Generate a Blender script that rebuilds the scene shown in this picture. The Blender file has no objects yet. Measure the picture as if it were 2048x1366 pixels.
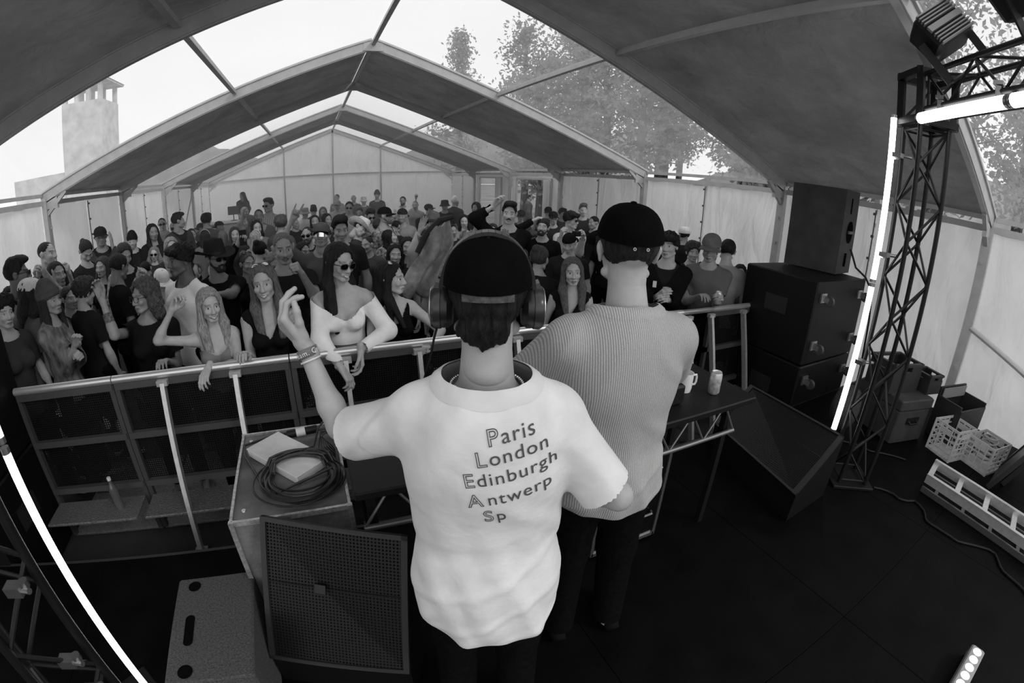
import bpy, math, random
import numpy as np
from mathutils import Vector, Matrix, noise as mnoise
from mathutils.bvhtree import BVHTree
random.seed(7)
np.random.seed(7)
S = bpy.context.scene
COL = S.collection
pi = math.pi

# ------------------------------------------------------------------ camera (a real fisheye lens)
YAW, PITCH, ROLL = .4257, -.3478, .0301
def basis(yaw, pitch, roll):
    cy, sy, cp, sp = math.cos(yaw), math.sin(yaw), math.cos(pitch), math.sin(pitch)
    f = Vector((sy*cp, cy*cp, sp)); r = Vector((cy, -sy, 0)); u = r.cross(f)
    return r*math.cos(roll)+u*math.sin(roll), -r*math.sin(roll)+u*math.cos(roll), f
r_, u_, f_ = basis(YAW, PITCH, ROLL)
cam_d = bpy.data.cameras.new('camera'); cam = bpy.data.objects.new('camera', cam_d); COL.objects.link(cam)
CAM = Vector((-.885, 0, 2.28))
m = Matrix(((r_.x, u_.x, -f_.x, CAM.x), (r_.y, u_.y, -f_.y, CAM.y), (r_.z, u_.z, -f_.z, CAM.z), (0, 0, 0, 1)))
cam.matrix_world = m
cam_d.type = 'PANO'
cam_d.panorama_type = 'FISHEYE_LENS_POLYNOMIAL'
cam_d.sensor_width = 36; cam_d.sensor_height = 36*1366/2048; cam_d.sensor_fit = 'HORIZONTAL'
cam_d.fisheye_fov = math.radians(200)
# theta(r mm): fitted to F=934.8 px, theta + .045 theta^3
_th = np.linspace(.01, 1.7, 300); _r = 934.78*(_th+.0451*_th**3)/2048*36
_c = np.linalg.lstsq(np.stack([_r, _r**2, _r**3, _r**4], 1), _th, rcond=None)[0]
cam_d.fisheye_polynomial_k0 = 0.0
cam_d.fisheye_polynomial_k1 = -float(_c[0]); cam_d.fisheye_polynomial_k2 = -float(_c[1])
cam_d.fisheye_polynomial_k3 = -float(_c[2]); cam_d.fisheye_polynomial_k4 = -float(_c[3])
cam_d.clip_start = .01; cam_d.clip_end = 500
S.camera = cam

# ------------------------------------------------------------------ overcast sky, sun, exposure
w = bpy.data.worlds.new('overcast_sky'); S.world = w; w.use_nodes = True
nt = w.node_tree; nt.nodes.clear()
out = nt.nodes.new('ShaderNodeOutputWorld'); bg = nt.nodes.new('ShaderNodeBackground')
tc = nt.nodes.new('ShaderNodeTexCoord'); mp = nt.nodes.new('ShaderNodeMapping'); nz = nt.nodes.new('ShaderNodeTexNoise')
rp = nt.nodes.new('ShaderNodeValToRGB')
mp.inputs['Scale'].default_value = (1, 1, 2.5); nz.inputs['Scale'].default_value = 2.2; nz.inputs['Detail'].default_value = 4
rp.color_ramp.elements[0].color = (.80, .80, .80, 1); rp.color_ramp.elements[1].color = (1, 1, 1, 1)
nt.links.new(tc.outputs['Generated'], mp.inputs[0]); nt.links.new(mp.outputs[0], nz.inputs[0])
nt.links.new(nz.outputs[0], rp.inputs[0]); nt.links.new(rp.outputs[0], bg.inputs[0]); nt.links.new(bg.outputs[0], out.inputs[0])
bg.inputs[1].default_value = 1.35
sun_d = bpy.data.lights.new('sun', 'SUN'); sun_d.energy = .9; sun_d.angle = math.radians(8)
sun = bpy.data.objects.new('sun', sun_d); COL.objects.link(sun)
sun.rotation_euler = Vector((-.50, .62, -.60)).to_track_quat('-Z', 'Y').to_euler()
S.view_settings.view_transform = 'Standard'; S.view_settings.look = 'None'
S.view_settings.gamma = 1; S.view_settings.use_curve_mapping = False
S.view_settings.exposure = .1
S.cycles.use_denoising = True
S.cycles.max_bounces = 8; S.cycles.transparent_max_bounces = 24; S.cycles.volume_bounces = 0
S.cycles.sample_clamp_indirect = 3

# ------------------------------------------------------------------ materials (the photograph is black and white)
MATS = {}
def g4(v): return (v, v, v, 1)
class NT:
    def __init__(s, name):
        s.m = bpy.data.materials.new(name); s.m.use_nodes = True; s.t = s.m.node_tree; s.t.nodes.clear()
        s.o = s.n('OutputMaterial')
    def n(s, k, **kw):
        x = s.t.nodes.new('ShaderNode'+k)
        for a, b in kw.items():
            if a.startswith('i_'): x.inputs[a[2:].replace('_', ' ')].default_value = b
            else: setattr(x, a, b)
        return x
    def l(s, a, b): s.t.links.new(a, b)
def mat(name, v=.5, rough=.6, metal=0., noise=0., nscale=8., bump=0., bscale=60., spec=.5, objcol=False, attr=None, stretch=None, sheen=0.):
    if name in MATS: return MATS[name]
    k = NT(name); p = k.n('BsdfPrincipled')
    p.inputs['Base Color'].default_value = g4(v); p.inputs['Roughness'].default_value = rough
    p.inputs['Metallic'].default_value = metal; p.inputs['Specular IOR Level'].default_value = spec
    if sheen: p.inputs['Sheen Weight'].default_value = sheen
    tcn = k.n('TexCoord'); src = tcn.outputs['Object']
    if stretch:
        mpn = k.n('Mapping'); mpn.inputs['Scale'].default_value = stretch; k.l(src, mpn.inputs[0]); src = mpn.outputs[0]
    col = None
    if objcol:
        oi = k.n('ObjectInfo'); col = oi.outputs['Color']
    if attr:
        at = k.n('Attribute'); at.attribute_name = attr
        mx = k.n('Mix', data_type='RGBA', blend_type='MULTIPLY'); mx.inputs[0].default_value = 1
        if col: k.l(col, mx.inputs[6])
        else: mx.inputs[6].default_value = g4(v)
        k.l(at.outputs['Color'], mx.inputs[7]); col = mx.outputs[2]
    if noise:
        nzn = k.n('TexNoise'); nzn.inputs['Scale'].default_value = nscale; nzn.inputs['Detail'].default_value = 6
        k.l(src, nzn.inputs[0])
        mr = k.n('MapRange'); mr.inputs[1].default_value = .3; mr.inputs[2].default_value = .7
        mr.inputs[3].default_value = 1-noise; mr.inputs[4].default_value = 1+noise
        k.l(nzn.outputs[0], mr.inputs[0])
        mx = k.n('Mix', data_type='RGBA', blend_type='MULTIPLY'); mx.inputs[0].default_value = 1
        if col: k.l(col, mx.inputs[6])
        else: mx.inputs[6].default_value = g4(v)
        k.l(mr.outputs[0], mx.inputs[7]); col = mx.outputs[2]
    if col: k.l(col, p.inputs['Base Color'])
    if bump:
        nb = k.n('TexNoise'); nb.inputs['Scale'].default_value = bscale; nb.inputs['Detail'].default_value = 5
        k.l(src, nb.inputs[0]); bp = k.n('Bump'); bp.inputs['Strength'].default_value = bump; bp.inputs['Distance'].default_value = .01
        k.l(nb.outputs[0], bp.inputs['Height']); k.l(bp.outputs[0], p.inputs['Normal'])
    k.l(p.outputs[0], k.o.inputs[0]); MATS[name] = k.m
    return k.m

def fabric_pvc(name, dif, tra, noise=.12):
    if name in MATS: return MATS[name]
    k = NT(name); d = k.n('BsdfDiffuse'); t = k.n('BsdfTranslucent'); a = k.n('AddShader'); g = k.n('BsdfGlossy'); mg = k.n('MixShader')
    tcn = k.n('TexCoord'); nz = k.n('TexNoise'); nz.inputs['Scale'].default_value = 1.6; nz.inputs['Detail'].default_value = 7
    nz.inputs['Roughness'].default_value = .65
    k.l(tcn.outputs['Object'], nz.inputs[0])
    for sh, v in ((d, dif), (t, tra)):
        mr = k.n('MapRange'); mr.inputs[1].default_value = .25; mr.inputs[2].default_value = .75
        mr.inputs[3].default_value = v*(1-noise); mr.inputs[4].default_value = v*(1+noise)
        k.l(nz.outputs[0], mr.inputs[0]); k.l(mr.outputs[0], sh.inputs['Color'])
    g.inputs['Roughness'].default_value = .35
    mg.inputs[0].default_value = .03
    wv = k.n('TexNoise'); wv.inputs['Scale'].default_value = 3.; wv.inputs['Detail'].default_value = 3; wv.inputs['Distortion'].default_value = .8
    mpn = k.n('Mapping'); mpn.inputs['Scale'].default_value = (1, 1, .35); k.l(tcn.outputs['Object'], mpn.inputs[0]); k.l(mpn.outputs[0], wv.inputs[0])
    bp = k.n('Bump'); bp.inputs['Strength'].default_value = .9; bp.inputs['Distance'].default_value = .09
    k.l(wv.outputs[0], bp.inputs['Height'])
    for sh in (d, t, g): k.l(bp.outputs[0], sh.inputs['Normal'])
    k.l(d.outputs[0], a.inputs[0]); k.l(t.outputs[0], a.inputs[1]); k.l(a.outputs[0], mg.inputs[1]); k.l(g.outputs[0], mg.inputs[2])
    k.l(mg.outputs[0], k.o.inputs[0]); MATS[name] = k.m
    return k.m

def clear_pvc(name, clear=.71, milk=.15):
    if name in MATS: return MATS[name]
    k = NT(name); tr = k.n('BsdfTransparent'); tl = k.n('BsdfTranslucent'); gl = k.n('BsdfGlossy'); m1 = k.n('MixShader'); m2 = k.n('MixShader')
    tcn = k.n('TexCoord'); mpn = k.n('Mapping'); mpn.inputs['Scale'].default_value = (1.2, .5, 1.2); mpn.inputs['Rotation'].default_value = (0, 0, .3)
    nz = k.n('TexNoise'); nz.inputs['Scale'].default_value = 2.5; nz.inputs['Detail'].default_value = 9; nz.inputs['Roughness'].default_value = .7
    k.l(tcn.outputs['Object'], mpn.inputs[0]); k.l(mpn.outputs[0], nz.inputs[0])
    mr = k.n('MapRange'); mr.inputs[1].default_value = .35; mr.inputs[2].default_value = .72
    mr.inputs[3].default_value = milk*.75; mr.inputs[4].default_value = milk*1.35; k.l(nz.outputs[0], mr.inputs[0])
    tr.inputs['Color'].default_value = g4(clear); tl.inputs['Color'].default_value = g4(.85)
    gl.inputs['Roughness'].default_value = .12; m2.inputs[0].default_value = .05
    k.l(mr.outputs[0], m1.inputs[0]); k.l(tr.outputs[0], m1.inputs[1]); k.l(tl.outputs[0], m1.inputs[2])
    k.l(m1.outputs[0], m2.inputs[1]); k.l(gl.outputs[0], m2.inputs[2]); k.l(m2.outputs[0], k.o.inputs[0]); MATS[name] = k.m
    return k.m

def emit(name, v, strength):
    if name in MATS: return MATS[name]
    k = NT(name); e = k.n('Emission'); e.inputs[0].default_value = g4(v); e.inputs[1].default_value = strength
    k.l(e.outputs[0], k.o.inputs[0]); MATS[name] = k.m
    return k.m

def perforated(name, v=.05, hole=.004, scale=90., rough=.45, metal=.3, cov=.36):
    """sheet metal with a grid of round punched holes"""
    if name in MATS: return MATS[name]
    k = NT(name); p = k.n('BsdfPrincipled'); p.inputs['Roughness'].default_value = rough; p.inputs['Metallic'].default_value = metal
    p.inputs['Base Color'].default_value = g4(v)
    tr = k.n('BsdfTransparent'); mx = k.n('MixShader'); tcn = k.n('TexCoord')
    vo = k.n('TexVoronoi'); vo.voronoi_dimensions = '2D'; vo.inputs['Scale'].default_value = scale; vo.inputs['Randomness'].default_value = 0
    k.l(tcn.outputs['UV'], vo.inputs['Vector'])
    lt = k.n('Math', operation='LESS_THAN'); lt.inputs[1].default_value = cov; k.l(vo.outputs['Distance'], lt.inputs[0])
    k.l(lt.outputs[0], mx.inputs[0]); k.l(p.outputs[0], mx.inputs[1]); k.l(tr.outputs[0], mx.inputs[2]); k.l(mx.outputs[0], k.o.inputs[0])
    MATS[name] = k.m
    return k.m

# ------------------------------------------------------------------ mesh helpers
def tag(o, label=None, cat=None, group=None, kind=None):
    if label: o['label'] = label
    if cat: o['category'] = cat
    if group: o['group'] = group
    if kind: o['kind'] = kind
    return o
def empty(name, loc=(0, 0, 0), label=None, cat=None, group=None, kind=None, rz=0., parent=None):
    o = bpy.data.objects.new(name, None); o.empty_display_size = .1; COL.objects.link(o)
    o.location = loc; o.rotation_euler = (0, 0, rz)
    if parent: o.parent = parent
    return tag(o, label, cat, group, kind)
def wm(o):
    M = Matrix.LocRotScale(o.location, o.rotation_euler, o.scale) if not o.get('_wm') else Matrix(([o['_wm'][i:i+4] for i in (0, 4, 8, 12)]))
    return wm(o.parent) @ M if o.parent else M
def np_mesh(name, V, Q, smooth=True):
    me = bpy.data.meshes.new(name); V = np.asarray(V, np.float32); Q = np.asarray(Q, np.int32)
    me.vertices.add(len(V)); me.vertices.foreach_set('co', V.ravel())
    k = Q.shape[1]; me.loops.add(Q.size); me.loops.foreach_set('vertex_index', Q.ravel())
    me.polygons.add(len(Q)); me.polygons.foreach_set('loop_start', np.arange(0, Q.size, k, dtype=np.int32))
    me.update(calc_edges=True)
    if smooth: me.polygons.foreach_set('use_smooth', np.ones(len(Q), bool))
    return me
def link(name, me, mt=None, parent=None, loc=None):
    o = bpy.data.objects.new(name, me); COL.objects.link(o)
    if mt: me.materials.append(mt)
    if parent: o.parent = parent
    if loc is not None: o.location = loc
    return o
class MB:
    """collects shapes in world coordinates; build() links them as ONE mesh object"""
    def __init__(s): s.v = []; s.f = []; s.M = Matrix.Identity(4); s.uv = None
    def add(s, vs, fs):
        b = len(s.v); s.v += [s.M @ Vector(p) for p in vs]; s.f += [tuple(b+i for i in f) for f in fs]; return s
    def box(s, c, d, R=None, taper=1.):
        x, y, z = d[0]/2, d[1]/2, d[2]/2
        vs = [Vector((sx*x*(taper if sz > 0 else 1), sy*y*(taper if sz > 0 else 1), sz*z)) for sz in (-1, 1) for sy in (-1, 1) for sx in (-1, 1)]
        if R is not None: vs = [R @ p for p in vs]
        return s.add([p+Vector(c) for p in vs], [(0, 2, 3, 1), (4, 5, 7, 6), (0, 1, 5, 4), (2, 6, 7, 3), (0, 4, 6, 2), (1, 3, 7, 5)])
    def bbox(s, c, d, bev=.004, R=None):
        """box with chamfered edges"""
        x, y, z = d[0]/2, d[1]/2, d[2]/2; b = min(bev, x*.9, y*.9, z*.9)
        vs = []
        for (zz, k) in ((-z, 1), (-z+b, 0), (z-b, 0), (z, 1)):
            xx, yy = (x-b, y-b) if k else (x, y)
            c_ = min(b, xx*.5, yy*.5)
            vs += [(-xx+c_, -yy, zz), (xx-c_, -yy, zz), (xx, -yy+c_, zz), (xx, yy-c_, zz), (xx-c_, yy, zz), (-xx+c_, yy, zz), (-xx, yy-c_, zz), (-xx, -yy+c_, zz)]
        vs = [Vector(p) for p in vs]
        if R is not None: vs = [R @ p for p in vs]
        fs = [tuple(range(7, -1, -1)), tuple(range(24, 32))]
        for l in range(3):
            for i in range(8): j = (i+1) % 8; fs.append((l*8+i, l*8+j, l*8+8+j, l*8+8+i))
        return s.add([p+Vector(c) for p in vs], fs)
    def bar(s, a, b, w, h, up=(0, 0, 1)):
        a, b = Vector(a), Vector(b); d = (b-a).normalized(); u = Vector(up)
        x = d.cross(u)
        if x.length < 1e-4: x = d.cross(Vector((1, 0, 0)))
        x.normalize(); y = x.cross(d).normalized()
        vs = [p+x*sx*w/2+y*sy*h/2 for p in (a, b) for sx, sy in ((-1, -1), (1, -1), (1, 1), (-1, 1))]
        return s.add(vs, [(0, 1, 2, 3), (7, 6, 5, 4), (0, 4, 5, 1), (1, 5, 6, 2), (2, 6, 7, 3), (3, 7, 4, 0)])
    def tube(s, pts, r, n=10, caps=True, closed=False):
        P = [Vector(p) for p in pts]; N = len(P); rr = r if hasattr(r, '__len__') else [r]*N
        vs = []; prev = None
        for i, p in enumerate(P):
            if closed: d = P[(i+1) % N]-P[i-1]
            else: d = P[min(i+1, N-1)]-P[max(i-1, 0)]
            d.normalize()
            if prev is None:
                u = Vector((0, 0, 1)) if abs(d.z) < .9 else Vector((1, 0, 0)); x = d.cross(u).normalized()
            else: x = (prev-d*prev.dot(d)).normalized()
            prev = x; y = d.cross(x)
            vs += [p+(x*math.cos(2*pi*k/n)+y*math.sin(2*pi*k/n))*rr[i] for k in range(n)]
        fs = []
        for i in range(N if closed else N-1):
            a, b = i*n, ((i+1) % N)*n
            for k in range(n): k2 = (k+1) % n; fs.append((a+k, a+k2, b+k2, b+k))
        if caps and not closed: fs += [tuple(range(n-1, -1, -1)), tuple(range((N-1)*n, N*n))]
        return s.add(vs, fs)
    def lathe(s, prof, c=(0, 0, 0), n=24, R=None, sx=1., sy=1., capb=True, capt=True):
        vs = []; fs = []
        for r, z in prof:
            for k in range(n):
                p = Vector((r*math.cos(2*pi*k/n)*sx, r*math.sin(2*pi*k/n)*sy, z))
                vs.append((R @ p if R is not None else p)+Vector(c))
        for i in range(len(prof)-1):
            for k in range(n): k2 = (k+1) % n; fs.append((i*n+k, i*n+k2, i*n+n+k2, i*n+n+k))
        if capb: fs.append(tuple(range(n-1, -1, -1)))
        if capt: fs.append(tuple(range((len(prof)-1)*n, len(prof)*n)))
        return s.add(vs, fs)
    def prism(s, poly, c, depth, R=None):
        """poly in xz, extruded along y"""
        n = len(poly); vs = [Vector((p[0], -depth/2, p[1])) for p in poly]+[Vector((p[0], depth/2, p[1])) for p in poly]
        if R is not None: vs = [R @ p for p in vs]
        fs = [tuple(range(n)), tuple(range(2*n-1, n-1, -1))]+[((i+1) % n, i, n+i, n+(i+1) % n) for i in range(n)]
        return s.add([p+Vector(c) for p in vs], fs)
    def grid(s, fn, nu, nv):
        vs = [fn(i/nu, j/nv) for j in range(nv+1) for i in range(nu+1)]
        fs = [(j*(nu+1)+i, j*(nu+1)+i+1, (j+1)*(nu+1)+i+1, (j+1)*(nu+1)+i) for j in range(nv) for i in range(nu)]
        return s.add(vs, fs)
    def build(s, name, mt, parent=None, smooth=False, origin=None, uvplane=None, **tg):
        if parent is not None: inv = wm(parent).inverted(); loc = None
        else: loc = Vector(origin) if origin is not None else sum(s.v, Vector())/max(1, len(s.v)); inv = Matrix.Translation(-loc)
        me = bpy.data.meshes.new(name); me.from_pydata([inv @ p for p in s.v], [], s.f)
        if uvplane:
            a, b = uvplane; uvl = me.uv_layers.new(name='UVMap'); 
            for lp in me.loops: p = s.v[lp.vertex_index]; uvl.data[lp.index].uv = (Vector(a).dot(p), Vector(b).dot(p))
        if smooth:
            me.polygons.foreach_set('use_smooth', [True]*len(me.polygons))
            try: me.set_sharp_from_angle(angle=math.radians(40))
            except Exception: pass
        me.update(); o = link(name, me, mt, parent, loc)
        return tag(o, **tg)
def dup(root, loc, rz=None, label=None, group=None, R=None):
    r = root.copy(); COL.objects.link(r); r.location = loc
    if rz is not None: r.rotation_euler = (0, 0, rz)
    if R is not None: r.rotation_euler = R.to_euler()
    if label: r['label'] = label
    if group: r['group'] = group
    for ch in list(root.children):
        c = ch.copy(); COL.objects.link(c); c.parent = r
        for g in ch.children:
            d = g.copy(); COL.objects.link(d); d.parent = c
    return r
def rotz(a): return Matrix.Rotation(a, 3, 'Z')
def rotx(a): return Matrix.Rotation(a, 3, 'X')
def roty(a): return Matrix.Rotation(a, 3, 'Y')

GRND = mat('trampled_ground', .015, .9, noise=.4, nscale=3, bump=.5)
ALU = mat('brushed_aluminium', .62, .42, .65, noise=.1, nscale=30)
ALU2 = mat('bright_anodised_aluminium', .75, .3, .7)
ALUW = mat('pale_tent_frame', .55, .45, .2, noise=.08)
BLK = mat('black_satin', .008, .45, spec=.25)
BLK2 = mat('black_matte', .005, .9, noise=.3, spec=.1)
BLKP = mat('black_powder_coat', .006, .5, spec=.3, noise=.2, nscale=40)
mat('deep_black', .003, .9, spec=.02)
STEEL = mat('zinc_steel', .5, .3, .9)
WALLM = fabric_pvc('translucent_wall_pvc', .55, .44)
ROOFM = fabric_pvc('blockout_roof_pvc', .30, .022, .35)
CLEARM = clear_pvc('clear_roof_pvc')
# ------------------------------------------------------------------ the marquee: floor, frames, roof bays, walls
W, HE, HR, MF = 5.0, 2.50, 4.295, .39
FY = [19.70, 16.64, 13.37, 10.26, 7.07, 3.97, 1.14, -1.90]     # frame lines, far gable first
floor = MB().add([(-9, -6, 0), (9, -6, 0), (9, 22, 0), (-9, 22, 0), (-9, -6, -.1), (9, -6, -.1), (9, 22, -.1), (-9, 22, -.1)],
    [(0, 1, 2, 3), (7, 6, 5, 4), (0, 4, 5, 1), (1, 5, 6, 2), (2, 6, 7, 3), (3, 7, 4, 0)]).build('floor', GRND, origin=(0, 8, 0), kind='structure')
ground_out = MB().box((0, 20, -.2), (260, 260, .15)).build('terrain', mat('grass_field', .16, .95, noise=.5, nscale=.4), kind='structure')
ceiling = empty('ceiling', (0, 9, 0), kind='structure')
def roof_z(x): return HR-(HR-HE)*abs(x)/W
def rafter(y, thick=.075, h=.13):
    for sgn in (-1, 1):
        b = MB()
        a_, c_ = (sgn*W, y, HE-.03), (0, y, HR-.03)
        b.bar(a_, c_, thick, h)
        d = (Vector(c_)-Vector(a_)).normalized(); nrm = Vector((-d.z*1., 0, d.x)); nrm = nrm if nrm.z > 0 else -nrm
        for o2 in (-1, 1):   # keder rails along the top edges
            b.bar(Vector(a_)+nrm*.075+Vector((0, o2*.045, 0)), Vector(c_)+nrm*.075+Vector((0, o2*.045, 0)), .022, .03)
        b.bar(Vector(a_)-nrm*.072, Vector(c_)-nrm*.072, .05, .014)
        b.build('rafter', ALUW, ceiling)
        g = MB(); g.box((sgn*(W-.14), y, HE-.1), (.26, .05, .16)); g.bar((sgn*W, y, HE-.32), (sgn*(W-.42), y, HE+.04), .045, .05); g.build('eave_bracket', ALUW, ceiling)
    MB().bbox((0, y, HR-.07), (.30, .09, .14)).build('ridge_joint', ALUW, ceiling)
for y in FY[:-1]: rafter(y)
def sag(u, v, amt): return -amt*math.sin(pi*u)*math.sin(pi*v)
for k in range(7):
    y0, y1 = FY[k+1]+.05, FY[k]-.05
    clear = k in (0, 2, 4, 6)
    for sgn in (-1, 1):
        for (x0, x1) in ((0.02, W*MF), (W*MF, W+.03)):
            def fn(u, v):
                x = x0+(x1-x0)*u; y = y0+(y1-y0)*v
                dz = sag(u, v, .05 if not clear else .02)
                if not clear: dz += .018*mnoise.noise(Vector((x*1.3*sgn, y*1.1, k)))*math.sin(pi*u)
                return Vector((sgn*x, y, roof_z(x)+.05+dz))
            b = MB().grid(fn, 14, 14)
            b.build('clear_roof_panel' if clear else 'roof_panel', CLEARM if clear else ROOFM, ceiling, smooth=True)
    for sgn in (-1, 1):
        x = sgn*W*MF; z = roof_z(x)-.0
        b = MB(); b.bar((x, y0, z), (x, y1, z), .06, .045); b.bar((x, y0, z+.035), (x, y1, z+.035), .03, .02); b.build('purlin', ALUW, ceiling)
        for (zz, hh) in ((HE+.02, .05), (HE-.09, .07)):
            MB().bar((sgn*(W-.01), y0, zz), (sgn*(W-.01), y1, zz), .055, hh).build('eave_beam', ALUW, ceiling)
    MB().bar((0, y0, HR-.02), (0, y1, HR-.02), .06, .05).build('ridge_beam', ALUW, ceiling)

# side walls: one curtain per half bay with folds, laced joint in the middle of the bay, a post at each frame
def curtain(b, sgn, y0, y1, z1=HE-.12, z0=0.0, seed=0, amp=.05):
    rnd = random.Random(seed); ph = [rnd.uniform(0, 6.28) for _ in range(5)]; sk = rnd.uniform(-.5, .5)
    def fn(u, v):
        y = y0+(y1-y0)*u; z = z0+(z1-z0)*v
        yy = (y+sk*(z1-z))
        d = amp*(.5*math.sin(yy*5.1+ph[0]+.6*math.sin(z*1.7+ph[1]))+.35*math.sin(yy*11.3+ph[2]+z)+.25*math.sin(yy*2.2+ph[3]-z*.8))
        d *= (.25+.75*(1-v))*min(1, 4*u+.1, 4*(1-u)+.1)
        return Vector((sgn*(W+.02+d), y, z))
    b.grid(fn, 28, 14)
for sgn, side in ((-1, 'left'), (1, 'right')):
    wall = empty('wall_'+side, (sgn*W, 9, 0), kind='structure')
    for k in range(7):
        y0, y1 = FY[k+1], FY[k]; ym = (y0+y1)/2
        ops = []
        if sgn > 0 and k == 2: ops = [(10.80, 12.95)]        # doorway opened to the outside
        if sgn > 0 and k == 1: ops = [(14.15, 16.15)]
        segs = [(y0+.03, ym-.006), (ym+.006, y1-.03)] if not ops else [(y0+.03, ops[0][0]), (ops[0][1], y1-.03)]
        for q, (a, c) in enumerate(segs):
            b = MB(); curtain(b, sgn, a, c, seed=k*7+q+(50 if sgn > 0 else 0), amp=.06 if k < 4 else .09)
            b.build('wall_panel', WALLM, wall, smooth=True)
        if ops:
            a, c = ops[0]
            b = MB(); curtain(b, sgn, a, c, z1=HE-.12, z0=2.28, seed=3, amp=.01); b.build('wall_panel', WALLM, wall, smooth=True)
            b = MB()
            for yy in (a, c): b.bar((sgn*(W-.01), yy, 0), (sgn*(W-.01), yy, 2.28), .05, .06)
            b.bar((sgn*(W-.01), a, 2.28), (sgn*(W-.01), c, 2.28), .05, .05)
            b.build('door_frame', ALUW, wall)
            def fold(u, v, yy=a): return Vector((sgn*(W-.12+.05*math.sin(u*16)), yy-.05+.28*u, 2.26-2.2*v))
            MB().grid(fold, 24, 8).build('tied_curtain', WALLM, wall, smooth=True)
        else:
            b = MB()
            for j in range(9): b.box((sgn*(W-.03), ym+.004*(-1)**j, .15+j*.27), (.02, .035, .03))
            b.bar((sgn*(W-.01), ym, .02), (sgn*(W-.01), ym, HE-.14), .012, .012)
            b.build('lacing', mat('grey_webbing', .12, .8), wall)
        b = MB(); b.bar((sgn*(W-.05), FY[k+1], 0), (sgn*(W-.05), FY[k+1], HE-.02), .11, .075)
        for zz in (1.7, 2.05, .9): b.box((sgn*(W-.112), FY[k+1], zz), (.012, .03, .03))
        b.build('post', ALUW, wall)
        MB().box((sgn*(W-.05), FY[k+1], .01), (.22, .2, .02)).build('base_plate', STEEL, wall)
# gable wall at the far end
gab = empty('wall_back', (0, FY[0], 0), kind='structure')
for (x0, x1) in ((-5, -1.95), (-1.95, 0), (0, 1.95), (1.95, 5)):
    def fn(u, v): 
        x = x0+(x1-x0)*u; t = HE+.02; return Vector((x, FY[0]+.05+.025*math.sin(x*6+2*v)*(1-v), t*v))
    MB().grid(fn, 20, 10).build('wall_panel', WALLM, gab, smooth=True)
    def fn2(u, v):
        x = x0+(x1-x0)*u; return Vector((x, FY[0]+.05, HE+.02+(roof_z(x)-HE+.03)*v))
    MB().grid(fn2, 12, 6).build('gable_panel', WALLM, gab, smooth=True)
for x in (-1.95, 0, 1.95): MB().bar((x, FY[0], 0), (x, FY[0], roof_z(x)-.05), .09, .06).build('gable_post', ALUW, gab)
MB().bar((-W, FY[0], HE), (W, FY[0], HE), .06, .07).build('gable_beam', ALUW, gab)
# diagonal wind braces of the side walls
for n_, (sgn, k) in enumerate(((-1, 1), (1, 6))):
    y0, y1 = FY[k+1], FY[k]
    if k == 6: MB().tube([(4.93, 1.10, 1.35), (4.93, -1.8, .35)], .03, 10).build('wind_brace', ALUW, bpy.data.objects['wall_right'])
    else: MB().tube([(-4.9, y1-.1, 2.3), (-4.9, y0+.6, .3)], .022, 8).build('wind_brace', ALUW, bpy.data.objects['wall_left'])
# ------------------------------------------------------------------ people: implicit surfaces meshed with surface nets
def npa(*v): return np.array(v, float)
def cap(a, b, ra, rb, flat=None, off=0.): return ('c', np.array(a, float), np.array(b, float), ra+off, rb+off, flat)
def ell(c, r, R=None, off=0.): return ('e', np.array(c, float), np.array(r, float)+off, R)
def pdist(p, P):
    if p[0] == 'c':
        _, a, b, ra, rb, flat = p
        ab = b-a; L2 = max(float(ab@ab), 1e-9); t = np.clip(((P-a)@ab)/L2, 0, 1)
        o = P-a-t[..., None]*ab
        if flat is not None:
            ax, sc = np.array(flat[0], float), flat[1]; ax = ax/np.linalg.norm(ax); o = o-(o@ax)[..., None]*ax*(1-1/sc)
        return np.sqrt((o*o).sum(-1))-(ra+(rb-ra)*t)
    _, c, r, R = p
    q = P-c
    if R is not None: q = q @ R
    k0 = np.sqrt(((q/r)**2).sum(-1)); k1 = np.sqrt(((q/r/r)**2).sum(-1))+1e-6
    return k0*(k0-1)/k1
def pbox(p, mg):
    if p[0] == 'c':
        _, a, b, ra, rb, flat = p; m = max(ra, rb)*(max(1, flat[1]) if flat else 1)+mg
        return np.minimum(a, b)-m, np.maximum(a, b)+m
    _, c, r, R = p; m = (r.max() if R is not None else r)+mg
    return c-m, c+m
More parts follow.
